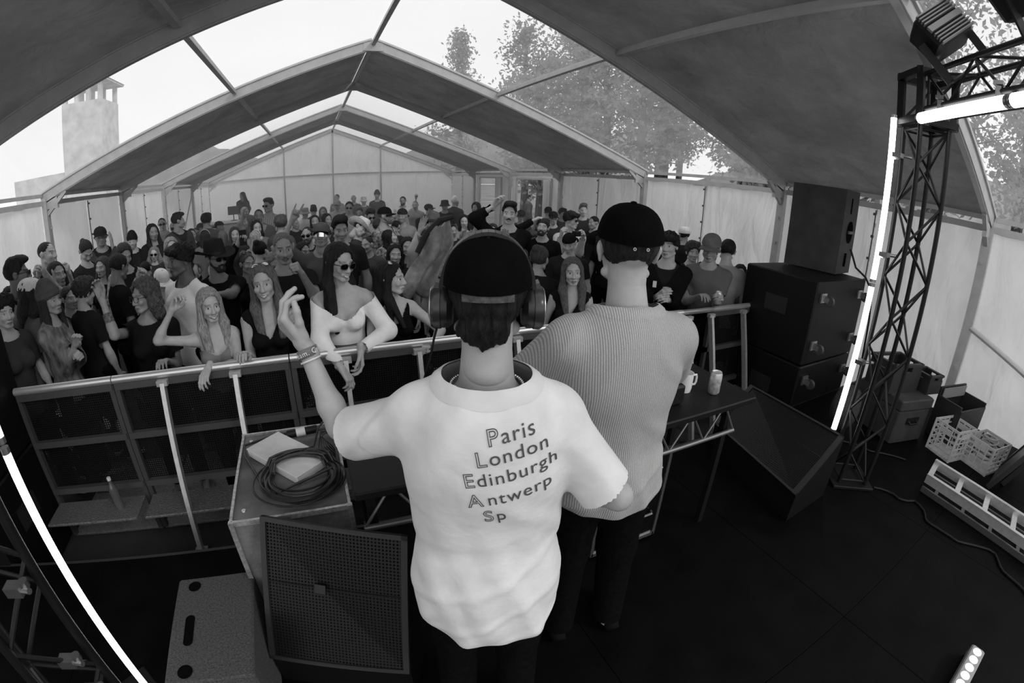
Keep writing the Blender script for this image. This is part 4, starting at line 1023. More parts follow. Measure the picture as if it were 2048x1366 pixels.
for q in range(2):
    b = MB(); pts = []
    cx, cy = (-1.065, 1.70)
    for k in range(230 if q == 0 else 150):
        a = 2*pi*k/38+q*2.; r = .145+.016*math.sin(k*.21)+.012*math.sin(k*.057+q)-(.03 if q else 0)*math.sin(k*.04)
        x_, y_ = cx+r*math.cos(a)*1.05, cy+r*math.sin(a); onbox = abs((R.inverted() @ Vector((x_+1.12, y_-1.88, 0))).x) < .20 and abs((R.inverted() @ Vector((x_+1.12, y_-1.88, 0))).y) < .11
        pts.append((x_, y_, (1.145 if onbox else 1.105)+.0022*(k//38)+.012*(.5+.5*math.sin(k*.11+q))*(0 if onbox else 1)))
    if q == 0: pts += [(-1.20, 1.62, 1.10), (-1.26, 1.78, 1.105), (-1.32, 1.93, 1.11), (-1.33, 2.02, 1.12), (-1.18, 2.07, 1.125), (-1.06, 2.06, 1.13)]
    else: pts += [(-.99, 1.86, 1.16), (-.96, 1.95, 1.2), (-.93, 2.03, 1.19), (-.9, 2.08, 1.14)]
    lab = 'thick coil of black cable lying on the white box and plywood case' if q == 0 else 'thinner inner loop of black cable rising towards the plugs'
    tag(b.tube(pts, .0062 if q == 0 else .0048, 7).build('coiled_cable', mat('black_rubber', .018, .35), smooth=True), lab, 'cable')
t = empty('power_connector', (-1.02, 2.06, 1.095), 'black cable connector with a pale label, behind the white box', 'connector')
MB().tube([(-1.12, 2.06, 1.125), (-.97, 2.07, 1.13)], .020, 14).build('connector_body', BLKP, t, smooth=True)
MB().tube([(-1.075, 2.063, 1.127), (-1.03, 2.066, 1.129)], .0215, 16).build('label_band', mat('pale_label', .6, .5), t, smooth=True)
MB().tube([(-.97, 2.07, 1.13), (-.90, 2.08, 1.132)], .014, 12).build('cable_gland', mat('grey_gland', .1, .4), t, smooth=True)
b = MB()
for k in range(6): b.tube([(-.90, 2.02+.012*k, 1.10), (-.93+.01*k, 1.97, 1.16+.008*k), (-.95, 1.93-.01*k, 1.19), (-.97+.012*k, 1.86, 1.15), (-.90, 1.80+.02*k, 1.10)], .0032, 6)
tag(b.build('cable_bundle', mat('black_rubber', .018), smooth=True), 'bundle of thin black leads looping beside the white box', 'cable')

# ---- box truss
def truss(parts_parent, a, bb, w=.22, side=None, chord=.0175, brace=.009, step=.24, name='truss_section'):
    a, bb = Vector(a), Vector(bb); d = (bb-a); L = d.length; d.normalize(); s1 = Vector(side).normalized(); s1 = (s1-d*s1.dot(d)).normalized(); s2 = d.cross(s1)
    cs = [s1*(w/2)*i+s2*(w/2)*j for i, j in ((-1, -1), (1, -1), (1, 1), (-1, 1))]
    for c in cs: MB().tube([a+c, bb+c], chord, 10).build('chord', BLKP, parts_parent, smooth=True)
    b = MB(); n = max(2, round(L/step))
    for f in range(4):
        c1, c2 = cs[f], cs[(f+1) % 4]
        for k in range(n):
            p, q = a+d*L*k/n, a+d*L*(k+1)/n
            b.tube([p+(c1 if (k+f) % 2 == 0 else c2), q+(c2 if (k+f) % 2 == 0 else c1)], brace, 6)
        for e in (a+d*.02, bb-d*.02): b.tube([e+c1, e+c2], brace, 6)
    b.build('lacing', BLKP, parts_parent, smooth=True)
def led_tube(a, b_, label, group='white light tubes on the truss', r=.0205):
    a, b_ = Vector(a), Vector(b_); d = (b_-a).normalized(); t = empty('light_tube', a, label, 'light', group)
    mid = [a+(b_-a)*f for f in (0, .5, 1)]
    for k in range(2):
        p, q = mid[k]+d*.006, mid[k+1]-d*.006; MB().tube([p+d*.02, q-d*.02], r, 14).build('lit_tube', emit('lit_white_tube', 1., 7.), t, smooth=True)
        for e in (p, q-d*.02): MB().tube([e, e+d*.02], r+.0015, 12).build('end_cap', STEEL, t, smooth=True)
    return t
dirb = Vector((-.65, -.76, 0)).normalized(); per = Vector((dirb.y, -dirb.x, 0))
TR = Vector((2.43, 1.14, SZ)); TL = Vector((-2.03, 1.02, SZ))
t = empty('truss_tower', TR, 'black box truss tower rising right of the stage', 'truss', 'truss towers')
MB().bbox(TR+Vector((0, 0, .012)), (.34, .34, .024), .004, rotz(.86)).build('base_plate', BLKP, t)
truss(t, TR+Vector((0, 0, .03)), TR+Vector((0, 0, 2.50)), side=dirb)
b = MB()
for z in (2.53, 2.83):
    for i in (-1, 1):
        b.bar(TR+dirb*.14*i-per*.14+Vector((0, 0, z)), TR+dirb*.14*i+per*.14+Vector((0, 0, z)), .045, .045); b.bar(TR+per*.14*i-dirb*.14+Vector((0, 0, z)), TR+per*.14*i+dirb*.14+Vector((0, 0, z)), .045, .045)
for i in (-1, 1):
    for j in (-1, 1): b.bar(TR+dirb*.13*i+per*.13*j+Vector((0, 0, 2.5)), TR+dirb*.13*i+per*.13*j+Vector((0, 0, 2.86)), .045, .045)
for i in (-1, 1): b.bar(TR+dirb*.13*i+per*.13+Vector((0, 0, 2.53)), TR+dirb*.13*i-per*.13+Vector((0, 0, 2.83)), .016, .016)
b.build('corner_block', BLKP, t)
for z in (.9, 1.65, 2.3):
    b = MB(); c = TR-per*.0+Vector((-.09, .15, z)); b.box(c, (.07, .06, .03)); b.tube([c+Vector((0, 0, -.02)), c+Vector((.02, .05, -.02))], .008, 8); b.tube([c+Vector((-.03, .02, .0)), c+Vector((.09, -.06, 0))], .012, 8)
    b.build('clamp', mat('bright_clamp', .38, .3, .9), t)
led_tube((2.35, 1.345, .72), (2.35, 1.345, 2.97), 'long white light tube standing upright on the right truss tower')
t = empty('truss_beam', TR+Vector((0, 0, 2.73)), 'black box truss beam running back over the stage from the right tower', 'truss')
truss(t, TR+dirb*.17+Vector((0, 0, 2.70)), TR+dirb*2.2+Vector((0, 0, 2.70)), side=(0, 0, 1))
led_tube(TR+dirb*.12+per*(-.0)+Vector((0, 0, 2.53))+per*.13*(1 if per.x < 0 else -1), TR+dirb*1.9+Vector((0, 0, 2.53))+per*.13*(1 if per.x < 0 else -1), 'horizontal white light tube under the overhead truss beam, top right', r=.034)
for k in (.35, .9, 1.5):
    b = MB(); c = TR+dirb*k+Vector((0, 0, 2.58))+per*.12*(1 if per.x < 0 else -1); b.box(c, (.03, .03, .07)); b.box(c+Vector((0, 0, .05)), (.05, .05, .02)); b.build('tube_clamp', mat('bright_clamp', .55), t)
t = empty('truss_tower', TL, 'black box truss tower mostly hidden in the dark left foreground', 'truss', 'truss towers')
MB().bbox(TL+Vector((0, 0, .012)), (.5, .5, .024), .004, rotz(.7)).build('base_plate', BLKP, t)
truss(t, TL+Vector((0, 0, .03)), TL+Vector((0, 0, 2.75)), side=(1, -1, 0))
for z in (.45, .62, .95):
    b = MB(); c = TL+Vector((.10, -.06, z)); b.box(c, (.06, .04, .035)); b.tube([c, c+Vector((.07, -.02, .01))], .010, 8); b.lathe([(.001, -.012), (.017, -.012), (.017, .012), (.001, .012)], c+Vector((.045, 0, .02)), 10)
    b.build('clamp', mat('bright_clamp', .55), t)
led_tube((-1.865, 1.138, .50), (-1.865, 1.138, 2.92), 'long white light tube standing upright in the left foreground', r=.013)
# lamp with cooling fins hanging over the beam, and its neighbour
def fin_lamp(c, label, rz, sc=1.):
    c = Vector(c); R = rotz(rz) @ rotx(-.35) @ roty(-.75); t = empty('stage_lamp', c, label, 'light', 'stage lamps on the overhead truss')
    w_ = lambda p: c+R @ (Vector(p)*sc)
    MB().bbox(w_((0, 0, 0)), (.30*sc, .20*sc, .22*sc), .02*sc, R).build('housing', BLKP, t)
    for k in range(11):
        if k in (5,): MB().box(w_((0, -.108, .0)), (.27*sc, .02*sc, .036*sc), R).build('rear_plate', mat('grey_fin', .30, .5, .3), t); continue
        z = -.098+k*.0196
        if abs(z) < .022: continue
        MB().box(w_((0, -.108, z)), (.27*sc, .024*sc, .008*sc), R).build('cooling_fin', mat('grey_fin', .30, .5, .3), t)
    b = MB(); b.bar(w_((-.17, 0, 0)), w_((-.17, .05, -.25)), .012*sc, .05*sc); b.bar(w_((.17, 0, 0)), w_((.17, .05, -.25)), .012*sc, .05*sc); b.bar(w_((-.17, .05, -.25)), w_((.17, .05, -.25)), .05*sc, .012*sc); b.build('yoke', BLKP, t)
    MB().lathe([(.001, -.0), (.035*sc, 0), (.035*sc, .03*sc), (.001, .03*sc)], w_((.165, 0, 0)), 16, R=R @ roty(pi/2)).build('tilt_knob', BLKP, t)
fin_lamp((2.00, .92, 3.38), 'boxy black stage lamp with pale cooling fins at the top right corner', -1.0)
fin_lamp((1.62, .42, 3.46), 'second black stage lamp beyond the finned one, cut by the picture corner', -.4, 1.05)

# ---- the booth table on low truss, decks, mixer, drinks
t = empty('booth_table', (.12, 1.6, SZ), 'black table top on aluminium truss in front of the performers', 'table')
MB().bbox((.12, 1.60, 1.275), (1.96, .62, .035), .006).build('table_top', mat('black_table_top', .008, .5, noise=.2, spec=.2), t)
tr = empty('truss_frame', (.12, 1.42, 1.15), parent=None); tr.parent = t; tr.location = (0, 1.42-1.6, 1.15-SZ)
AT = mat('dull_truss_aluminium', .22, .4, .7)
for (yy, zz) in ((1.38, 1.235), (1.38, 1.055), (1.58, 1.055), (1.58, 1.235)):
    MB().tube([(-.84, yy, zz), (1.08, yy, zz)], .013, 10).build('chord', AT, tr, smooth=True)
for yy in (1.38, 1.58):
    b = MB()
    for k in range(16): b.tube([(-.84+k*.12, yy, 1.235 if k % 2 else 1.055), (-.72+k*.12, yy, 1.055 if k % 2 else 1.235)], .006, 6)
    b.build('lacing', AT, tr, smooth=True)
for x in (-.80, 1.04):
    for y in (1.42, 1.80): MB().bar((x, y, SZ), (x, y, 1.26), .035, .035).build('leg', BLKP, t)
def player(cx, label):
    t = empty('media_player', (cx, 1.60, 1.293), label, 'player', 'media players on the booth'); MB().bbox((cx, 1.60, 1.345), (.32, .40, .10), .01).build('player_body', BLKP, t)
    MB().lathe([(.10, 0), (.103, .012), (.095, .02), (.03, .021)], (cx, 1.56, 1.396), 32).build('jog_wheel', mat('jog_metal', .12, .35, .6), t, smooth=True)
    MB().box((cx, 1.735, 1.399), (.2, .08, .008)).build('screen', mat('dark_screen', .02, .1), t)
    for k in range(2): MB().lathe([(.014, 0), (.014, .006)], (cx-.12, 1.44+.05*k, 1.396), 12).build('play_button', mat('grey_button', .2, .5), t)
player(-.42, 'black media player at the left end of the booth, hidden by the performer'); player(.50, 'black media player at the right end of the booth')
t = empty('mixer', (.04, 1.60, 1.293), 'black audio mixer between the two media players', 'mixer'); MB().bbox((.04, 1.60, 1.345), (.33, .40, .10), .01).build('mixer_body', BLKP, t)
for i in range(4):
    for j in range(5): MB().lathe([(.009, 0), (.008, .016)], (-.06+i*.065, 1.50+j*.05, 1.395), 10).build('knob', mat('grey_button', .2), t)
def can(c, label, R=None, parent_group='drink cans', tone=.55):
    c = Vector(c); R = R or Matrix.Identity(3); t = empty('drink_can', c, label, 'can', parent_group)
    M_ = MB(); M_.lathe([(.024, 0), (.031, .010), (.031, .105), (.026, .117)], c, 20, R=R, capt=False)
    o = M_.build('can_body', mat('printed_can', tone, .35, .5, noise=.45, nscale=38), t, smooth=True)
    MB().lathe([(.0265, .115), (.027, .119), (.024, .119), (.023, .115), (.001, .115)], c, 20, R=R, capb=False).build('can_lid', ALU2, t, smooth=True); return t
can((.90, 1.43, 1.294), 'silver and white drinks can standing on the booth table by the knitted sleeve')
t = empty('mug', (.77, 1.52, 1.294), 'white mug with a square handle beside the knitted sleeve', 'mug')
MB().lathe([(.001, 0), (.036, 0), (.040, .02), (.041, .10), (.037, .10), (.036, .01), (.001, .008)], (.77, 1.52, 1.294), 22, capb=False).build('cup', mat('glossy_white', .75, .2), t, smooth=True)
MB().tube([(.805, 1.515, 1.374), (.838, 1.51, 1.374), (.842, 1.51, 1.36), (.842, 1.51, 1.335), (.835, 1.51, 1.322), (.805, 1.515, 1.322)], .006, 8).build('handle', mat('glossy_white', .75), t, smooth=True)

# rack under the booth, right of the knitted performer
t = empty('equipment_rack', (.48, 1.62, SZ), 'dark rack case with chrome edges and handles under the booth table', 'case')
MB().bbox((.48, 1.66, .72), (.42, .42, .60), .008).build('case_body', mat('gloss_black_case', .004, .25), t)
b = MB()
for z in (.43, 1.01):
    b.bar((.27, 1.45, z), (.69, 1.45, z), .018, .022); 
for x in (.27, .69): b.bar((x, 1.45, .42), (x, 1.45, 1.02), .018, .018)
b.build('edge_trim', mat('chrome_trim', .5, .2, .9), t)
for z in (.62, .78, .93): MB().tube([(.33, 1.44, z), (.34, 1.42, z), (.62, 1.42, z), (.63, 1.44, z)], .007, 8).build('handle', mat('chrome_trim', .5), t)

# ---- clutter by the right wall
CASEM = mat('dark_grey_case_cloth', .03, .8, noise=.3, nscale=10)
R = rotz(-.35)
t = empty('storage_case', (3.62, 1.28, SZ), 'dark grey fabric-covered case with a lid band, right of the truss tower', 'case')
MB().bbox((3.62, 1.30, .56), (.46, .44, .32), .012, R).build('case_body', CASEM, t); MB().bbox((3.62, 1.30, .775), (.48, .46, .10), .012, R).build('lid', CASEM, t)
b = MB(); c = Vector((3.62, 1.30, .6)); b.tube([c+R @ Vector(p) for p in ((-.06, -.225, .02), (-.05, -.25, .0), (.05, -.25, .0), (.06, -.225, .02))], .010, 8); b.box(c+R @ Vector((0, -.224, .02)), (.18, .008, .06), R); b.build('handle', BLKP, t)
t = empty('case_bag', (3.12, 1.62, SZ), 'small dark bag with a strap handle behind the truss tower', 'bag')
V, Q = mesh_field([ell((0, 0, .2), (.16, .13, .19)), ell((.03, 0, .33), (.10, .10, .09))], .025, .03)
me = np_mesh('bag_body', V, Q); o = link('bag_body', me, CASEM, t)
b = MB(); b.tube([(3.05, 1.50, .75), (3.08, 1.47, .86), (3.16, 1.47, .87), (3.19, 1.50, .76)], .008, 6); b.build('strap', BLKP, t, smooth=True)
# crates: open lattice boxes
def crate(c, d, label, mt, rz=0., slot=False, nx=4, nz=5):
    c = Vector(c); R = rotz(rz); t = empty('crate', c, label, 'crate'); w_, l_, h_ = d; b = MB(); P_ = lambda p: c+R @ Vector(p)
    b.box(P_((0, 0, .008)), (w_, l_, .016), R)
    if slot:
        for (px_, py_, sx, sy) in ((0, -l_/2, w_, .015), (0, l_/2, w_, .015), (-w_/2, 0, .015, l_), (w_/2, 0, .015, l_)):
            b.box(P_((px_, py_, h_*.36)), (sx+.01, sy+.01, h_*.72), R); b.box(P_((px_, py_, h_*.95)), (sx+.02, sy+.02, h_*.10), R)
            L = max(sx, sy)
            for s_ in (-1, 1): b.box(P_((px_+(s_*L*.32 if sx > sy else 0), py_+(s_*L*.32 if sy > sx else 0), h_*.81)), (sx*.36 if sx > sy else sx, sy*.36 if sy > sx else sy, h_*.19), R)
    else:
        for (ax, s_) in ((0, -1), (0, 1), (1, -1), (1, 1)):
            L, off = (w_, l_/2) if ax == 0 else (l_, w_/2)
            q = lambda u, z: P_((u, s_*off, z)) if ax == 0 else P_((s_*off, u, z))
            for k in range(nz+1): z = .01+(h_-.02)*k/nz; b.bar(q(-L/2, z), q(L/2, z), .008, .024 if k in (0, nz) else .012)
            for k in range(nx+1): u = -L/2+L*k/nx; b.bar(q(u, 0), q(u, h_), .012, .012 if k not in (0, nx) else .022, up=(0, 1, 0) if ax == 0 else (1, 0, 0))
            b.bar(q(-L*.22, h_*.80), q(L*.22, h_*.80), .012, .05)
    b.build('crate_body', mt, t); return t
WC = mat('pale_grey_plastic', .50, .5, noise=.12); DK = mat('dark_plastic', .02, .5)
crate((3.78, .72, SZ), (.30, .28, .30), 'pale plastic milk crate on the floor, left one of the pair by the right wall', WC, -.35)
crate((3.92, .38, SZ), (.34, .30, .26), 'pale plastic crate holding cable, right one of the pair by the right wall', WC, -.3)
crate((3.58, 1.42, .825), (.40, .30, .27), 'dark plastic tub with an oval handle hole standing on the grey case', DK, -.35, slot=True)
crate((3.90, 1.18, .825), (.20, .22, .18), 'small dark open box right of the tub with the handle hole', DK, -.35, slot=True)
b = MB(); pts = [(3.92+.09*math.cos(a*.5), .38+.08*math.sin(a*.5), .46+.004*a) for a in range(60)]; b.tube(pts, .008, 6)
tag(b.build('coiled_cable', mat('grey_cable', .30, .5), smooth=True), 'grey cable coiled inside the right-hand pale crate', 'cable')
t = empty('toolbox', (4.22, .82, SZ), 'dark open toolbox with a pale lining against the right wall behind the crates', 'box')
b = MB(); R = rotz(-.3)
for p, d in (((0, 0, .01), (.5, .3, .02)), ((0, -.15, .18), (.5, .02, .36)), ((0, .15, .24), (.5, .02, .48)), ((-.25, 0, .2), (.02, .3, .4)), ((.25, 0, .2), (.02, .3, .4))): b.box(Vector((4.22, .82, SZ))+R @ Vector(p), d, R)
b.build('box_body', DK, t); MB().box(Vector((4.22, .82, SZ))+R @ Vector((0, .12, .42)), (.44, .012, .10), R).build('lining', mat('dull_lining', .22, .7), t)
# panels leaning on the wall
for k, (lab, dx) in enumerate((('black flat panel leaning on the crates, nearer one', 0.), ('black flat panel leaning behind the nearer panel, against the right wall', .22))):
    t = empty('board', (3.75+dx, .18-.1*k, SZ), lab, 'board'); a, c = Vector((3.75+dx, .20-.10*k, SZ+.01)), Vector((3.75+dx, -.10-.12*k, 1.02+.08*k))
    MB().bar(a, c, .50, .03, up=(0, 1, 0)).build('panel', mat('black_panel', .012, .4), t)
    for s_ in (-1, 1): MB().bar(a+Vector((s_*.25, 0, .01)), c+Vector((s_*.25, 0, .01)), .03, .045).build('edge_rail', mat('worn_black_edge', .05, .4, .4), t)
# aluminium ladder lying on the stage
t = empty('ladder', (3.0, .1, SZ), 'silver aluminium ladder lying on the floor along the right side', 'ladder')
A0, A1 = Vector((2.86, .64, .52)), Vector((3.17, .68, .52)); D_ = Vector((-.13, -1.0, 0)).normalized()
for nm, p in (('rail', A0), ('rail', A1)):
    b = MB(); b.bar(p, p+D_*2.4, .022, .075); b.bar(p+Vector((0, 0, .035)), p+D_*2.4+Vector((0, 0, .035)), .034, .006); b.build(nm, ALU, t)
    b = MB(); b.bar(p-Vector((0, 0, .10)), p+D_*2.4-Vector((0, 0, .10)), .02, .05); b.build('lower_rail', mat('dull_aluminium', .28), t)
for k in range(9): MB().bar(A0+D_*(.02+.26*k), A1+D_*(.02+.26*k), .045, .022).build('rung', ALU, t)
for k in range(8): MB().bar(A0+D_*(.13+.26*k)-Vector((0, 0, .10)), A1+D_*(.13+.26*k)-Vector((0, 0, .10)), .03, .02).build('lower_rung', mat('dull_aluminium', .28), t)
for (p, r_) in (((3.35, .28, SZ+.01), .02), ((2.35, .57, SZ), .012)):
    pass
# light bar on the stage floor, bottom right
t = empty('light_bar', (1.335, -.31, SZ), 'row of round lit lamps in a grey housing on the floor, bottom right corner', 'light')
R = rotz(.03); c = Vector((1.335, -.31, .46)); MB().bbox(c, (.42, .085, .07), .008, R).build('housing', mat('grey_housing', .30, .5, .3), t)
for k in range(6): MB().lathe([(.027, .034), (.025, .040), (.012, .046), (.001, .047)], c+R @ Vector((-.165+.066*k, 0, 0)), 18, capb=False).build('lamp_cell', emit('lit_cell', .8, 1.6), t, smooth=True)
for s_ in (-1, 1): MB().box(c+R @ Vector((s_*.19, 0, -.045)), (.03, .09, .03), R).build('foot', BLKP, t)
# cables on the stage floor
for k, (lab, pts) in enumerate((('thin black cable snaking across the stage beside the ladder', [(2.5, .9, .41), (2.62, .6, .41), (2.45, .3, .41), (2.6, -.1, .41), (2.3, -.5, .41)]), ('black cable crossing the dark stage behind the right monitor wedge', [(2.2, 1.6, .41), (2.45, 1.9, .41), (2.8, 1.7, .41), (3.0, 1.3, .41), (3.2, .9, .41)]))):
    P_ = [Vector(p) for p in pts]; q = []
    for i in range(len(P_)-1):
        for j in range(8): q.append(P_[i].lerp(P_[i+1], j/8)+Vector((.03*math.sin(i+j*.8), .02*math.cos(j+i), 0)))
    tag(MB().tube(q, .008, 6).build('floor_cable', BLKP, smooth=True), lab, 'cable')
# ------------------------------------------------------------------ the two performers, seen from behind
def curve_text(body, size, outline=False):
    cu = bpy.data.curves.new('t', 'FONT'); cu.body = body; cu.size = size; cu.space_character = 1.12
    cu.offset = .0
    if outline: cu.fill_mode = 'NONE'; cu.bevel_depth = size*.018; cu.bevel_resolution = 0
    o = bpy.data.objects.new('t', cu); COL.objects.link(o); dg = bpy.context.evaluated_depsgraph_get(); ev = o.evaluated_get(dg); me = ev.to_mesh()
    V = [tuple(v.co) for v in me.vertices]; F = [tuple(p.vertices) for p in me.polygons]; ev.to_mesh_clear(); bpy.data.objects.remove(o); bpy.data.curves.remove(cu)
    return V, F
def print_on(target, lines, mt, name='print', rise=0., parent=None, e=.0025):
    """project flat lettering onto a garment's back; u runs to the viewer's right, v up (garment space, back = +Y)"""
    me = target.data; dg = [tuple(v.co) for v in me.vertices]; bv = BVHTree.FromPolygons(dg, [tuple(p.vertices) for p in me.polygons])
    V = []; F = []
    for (txt, u0, v0, size) in lines:
        v1, f1 = curve_text(txt[0], size, True); wd = max(v[0] for v in v1)-min(v[0] for v in v1)
        v2, f2 = curve_text(txt[1:], size*.93); sh = wd+size*.14
        for vs, fs, dx in ((v1, f1, 0), (v2, f2, sh)):
            # cut long triangles so that the letters follow the cloth
            bm_ = __import__('bmesh').new(); bb = [bm_.verts.new((x+dx, y, 0)) for x, y, z in vs]
            for f in fs:
                try: bm_.faces.new([bb[i] for i in f])
                except Exception: pass
            __import__('bmesh').ops.triangulate(bm_, faces=bm_.faces)
            __import__('bmesh').ops.subdivide_edges(bm_, edges=[ed for ed in bm_.edges if ed.calc_length() > .008], cuts=2)
            bm_.verts.index_update(); n0 = len(V)
            for v in bm_.verts:
                u, w = u0+v.co.x*math.cos(rise)-v.co.y*math.sin(rise), v0+v.co.x*math.sin(rise)+v.co.y*math.cos(rise)
                hit = bv.ray_cast(Vector((-u, .6, w)), Vector((0, -1, 0)))
                p = hit[0] if hit[0] else Vector((-u, .15, w)); V.append(p+Vector((0, e, 0)))
            for f in bm_.faces: F.append(tuple(n0+v.index for v in f.verts))
            bm_.free()
    m2 = bpy.data.meshes.new(name); m2.from_pydata(V, [], F); return link(name, m2, mt, parent)

def performer(loc, a, zc, armsW, bulk, lean, shirt, label, headk=1.08, hr_=.925, look=0., nod=0., roll=0., hat=None, hair='mullet', skin=.42, hv=.01, neck=.085, mt=CLOTH):
    x, y = loc; H = (zc-SZ)/hr_; k = H/1.75; Rb = np.array(rotz(a)); A = {}; pal = {}
    for nm in 'RL':
        w3, hd, palm, hint, *hd3 = armsW[nm]; A[nm] = (Rb.T @ (npa(*w3)-npa(x, y, SZ)), hd, Rb.T @ npa(*palm), Rb.T @ npa(*hint))
        if hd3: pal[nm] = Rb.T @ npa(*hd3[0])
    hr = rot_np(0, 0, look) @ rot_np(nod, roll, 0); hT = npa(0, -.018+lean*(1.62-.95), 0)*k+npa(0, 0, zc-SZ)
    (V, Q, T), J = make_body(H, 'm', A, hr, hT, .0075, 0, 'neutral', bulk, k*headk, palms=pal, torso_lean=lean, hands_in=True, neckk=1.22)
    me = np_mesh('person', V, Q); set_tone(me, T); o = link('person', me, SKIN, loc=(x, y, SZ)); o.rotation_euler = (0, 0, a); col(o, skin); tag(o, label, 'person')
    v, q = garment_top(J, h=.010, **shirt); x_, y_, z_ = v.T
    # hanging folds of a loose shirt
    wr_ = lambda a, ph, fr: np.maximum(0, np.sin((x_*math.cos(a)+z_*math.sin(a))*fr+ph+1.3*np.sin(x_*9+z_*7+ph)))**3
    fold = .011*np.sin(x_*34+z_*9)*np.clip((1.25-z_)*1.6, 0, 1)+.005*np.sin(x_*61-z_*22)*np.clip((1.35-z_)*1.2, 0, 1)+.007*wr_(.5, .4, 38)*np.clip((x_+.02)*9, 0, 1)+.007*wr_(-.6, 1.9, 36)*np.clip((.02-x_)*9, 0, 1)+.006*wr_(1.2, .9, 44)*np.clip((1.12-z_)*6, 0, 1)
    hem = .010*np.sin(x_*70)*np.clip((.92-z_)*10, 0, 1); r = np.sqrt(x_**2+(y_-.0)**2)+.01
    v = v+np.stack([x_/r*fold*.5, np.sign(y_+.001)*fold*.8, hem*0], 1)
    sm_ = np_mesh('shirt', v, q); sh = link('shirt', sm_, mt, o)
    vt, qt = garment_legs(J, .014, .022); tr_ = link('trousers', np_mesh('trousers', vt, qt), mat('dark_denim', .004, .95, spec=.05, noise=.3, nscale=40, bump=.3), o)
    b = MB()
    for s_ in (-1, 1):
        an = J[('an', s_)]; b = MB(); b.tube([Vector(an)+Vector((s_*.01, .07, -.045))*k, Vector(an)+Vector((s_*.01, .0, -.02))*k, Vector(an)+Vector((s_*.02, -.09, -.045))*k, Vector(an)+Vector((s_*.025, -.17, -.055))*k], [.030, .046, .040, .028], 12)
        me2 = bpy.data.meshes.new('shoe'); me2.from_pydata([tuple(p) for p in b.v], [], b.f); me2.polygons.foreach_set('use_smooth', [True]*len(me2.polygons)); link('shoe', me2, BLK2, o)
    # ribbed collar laid round the neck opening
    bv = BVHTree.FromPolygons([tuple(p) for p in v], [tuple(p) for p in q]); n = 96; vs = []; nr = shirt['neckr']*k
    for rr, dz in ((nr*1.0, .004), (nr*1.06, .008), (nr*1.22, .006), (nr*1.27, .001)):
        for i in range(n):
            aa = 2*pi*i/n; X, Y = rr*1.15*math.cos(aa), J['neck'][1]-.012+shirt.get('nb', 0)+rr*math.sin(aa); hit = bv.ray_cast(Vector((X, Y, 1.62*k)), Vector((0, 0, -1)))
            zz = hit[0].z if hit[0] else None; vs.append([X, Y, zz, dz])
    for l in range(4):
        row = [p[2] for p in vs[l*n:(l+1)*n]]; ok = [i for i in range(n) if row[i] is not None and row[i] > 1.30*k]
        for i in range(n):
            if ok: near = sorted(ok, key=lambda j: min((i-j) % n, (j-i) % n))[:5]; vs[l*n+i][2] = sum(row[j] for j in near)/len(near)+vs[l*n+i][3]
            else: vs[l*n+i][2] = 1.42*k
    V4 = [tuple(p[:3]) for p in vs]; F4 = [(l*n+i, l*n+(i+1) % n, (l+1)*n+(i+1) % n, (l+1)*n+i) for l in range(3) for i in range(n)]
    mc = bpy.data.meshes.new('collar'); mc.from_pydata(V4, [], F4); mc.polygons.foreach_set('use_smooth', [True]*len(F4)); cc = link('collar', mc, mt, sh)
    return o, J, sh, hr, hT, k*headk

ARM1 = {'L': ((-.935, 1.235, 1.850), 'pinch', (.95, .25, -.1), (.0, .0, -1.), (-.62, .20, .80)), 'R': ((-.27, .97, 1.42), 'relaxed', (0, 0, -1), (.5, -1, -.2))}
dj1, J1, sh1, hr1, hT1, k1 = performer((-.535, .905), 2.79, 2.010, ARM1, 1.0, -.05, dict(kind='tee', sleeve=.84, hem=.70, loose=.066, sr=.022, droop=.028, neckr=.093, nb=.026),
    'performer in white printed t-shirt, black cap and headphones raising his left hand, back turned', hr_=.955, headk=1.11, nod=.10, hair='mullet', skin=.40)
col(sh1, .70); col([c for c in sh1.children if c.name.startswith('collar')][0], .66)
TXT = mat('shirt_print_ink', .07, .8)
print_on(sh1, [('Paris', .000, 1.350, .050), ('London', -.024, 1.302, .050), ('Edinburgh', -.050, 1.248, .050), ('Antwerp', -.041, 1.194, .050), ('Sp', -.006, 1.148, .050)], TXT, rise=.17, parent=sh1)
col(link('hair', hair_mesh('nape', 0), None, dj1), .012); set_matrix(dj1.children[-1] if False else [c for c in dj1.children if c.name.startswith('hair')][0], hr1, hT1+npa(0, .004, .004), k1)
def wear(o, kind, hr, hT, kk, v):
    prev = None
    for i, (nm, me) in enumerate(wear_mesh(kind)):
        c = link(nm, me, None, o if prev is None else prev); col(c, v)
        if prev is None: set_matrix(c, hr, hT, kk); prev = c
    return prev
capo = wear(dj1, 'cap', hr1 @ rot_np(-.12, 0, 0), hT1+npa(0, .004, .0), k1*1.07, .004)
# strap of the cap, over the hair opening
b = MB(); b.tube([Vector((.034*math.cos(t_), .128, -.002+.0*t_)) for t_ in (0, pi)], .011, 8)
b = MB(); vs = []
for i in range(15):
    t_ = -.55+1.1*i/14
    for zz, rr in ((-.016, .118), (.010, .119)): vs.append((rr*.80*math.sin(t_), .018+rr*math.cos(t_)*.98, .030+zz))
b.add(vs, [(2*i, 2*i+2, 2*i+3, 2*i+1) for i in range(14)]+[(2*i, 2*i+1, 2*i+3, 2*i+2) for i in range(14)])
me = bpy.data.meshes.new('cap_strap'); me.from_pydata([tuple(p) for p in b.v], [], b.f); c = link('cap_strap', me, mat('woven_strap', .17, .7, noise=.6, nscale=70), dj1); set_matrix(c, hr1, hT1, k1)
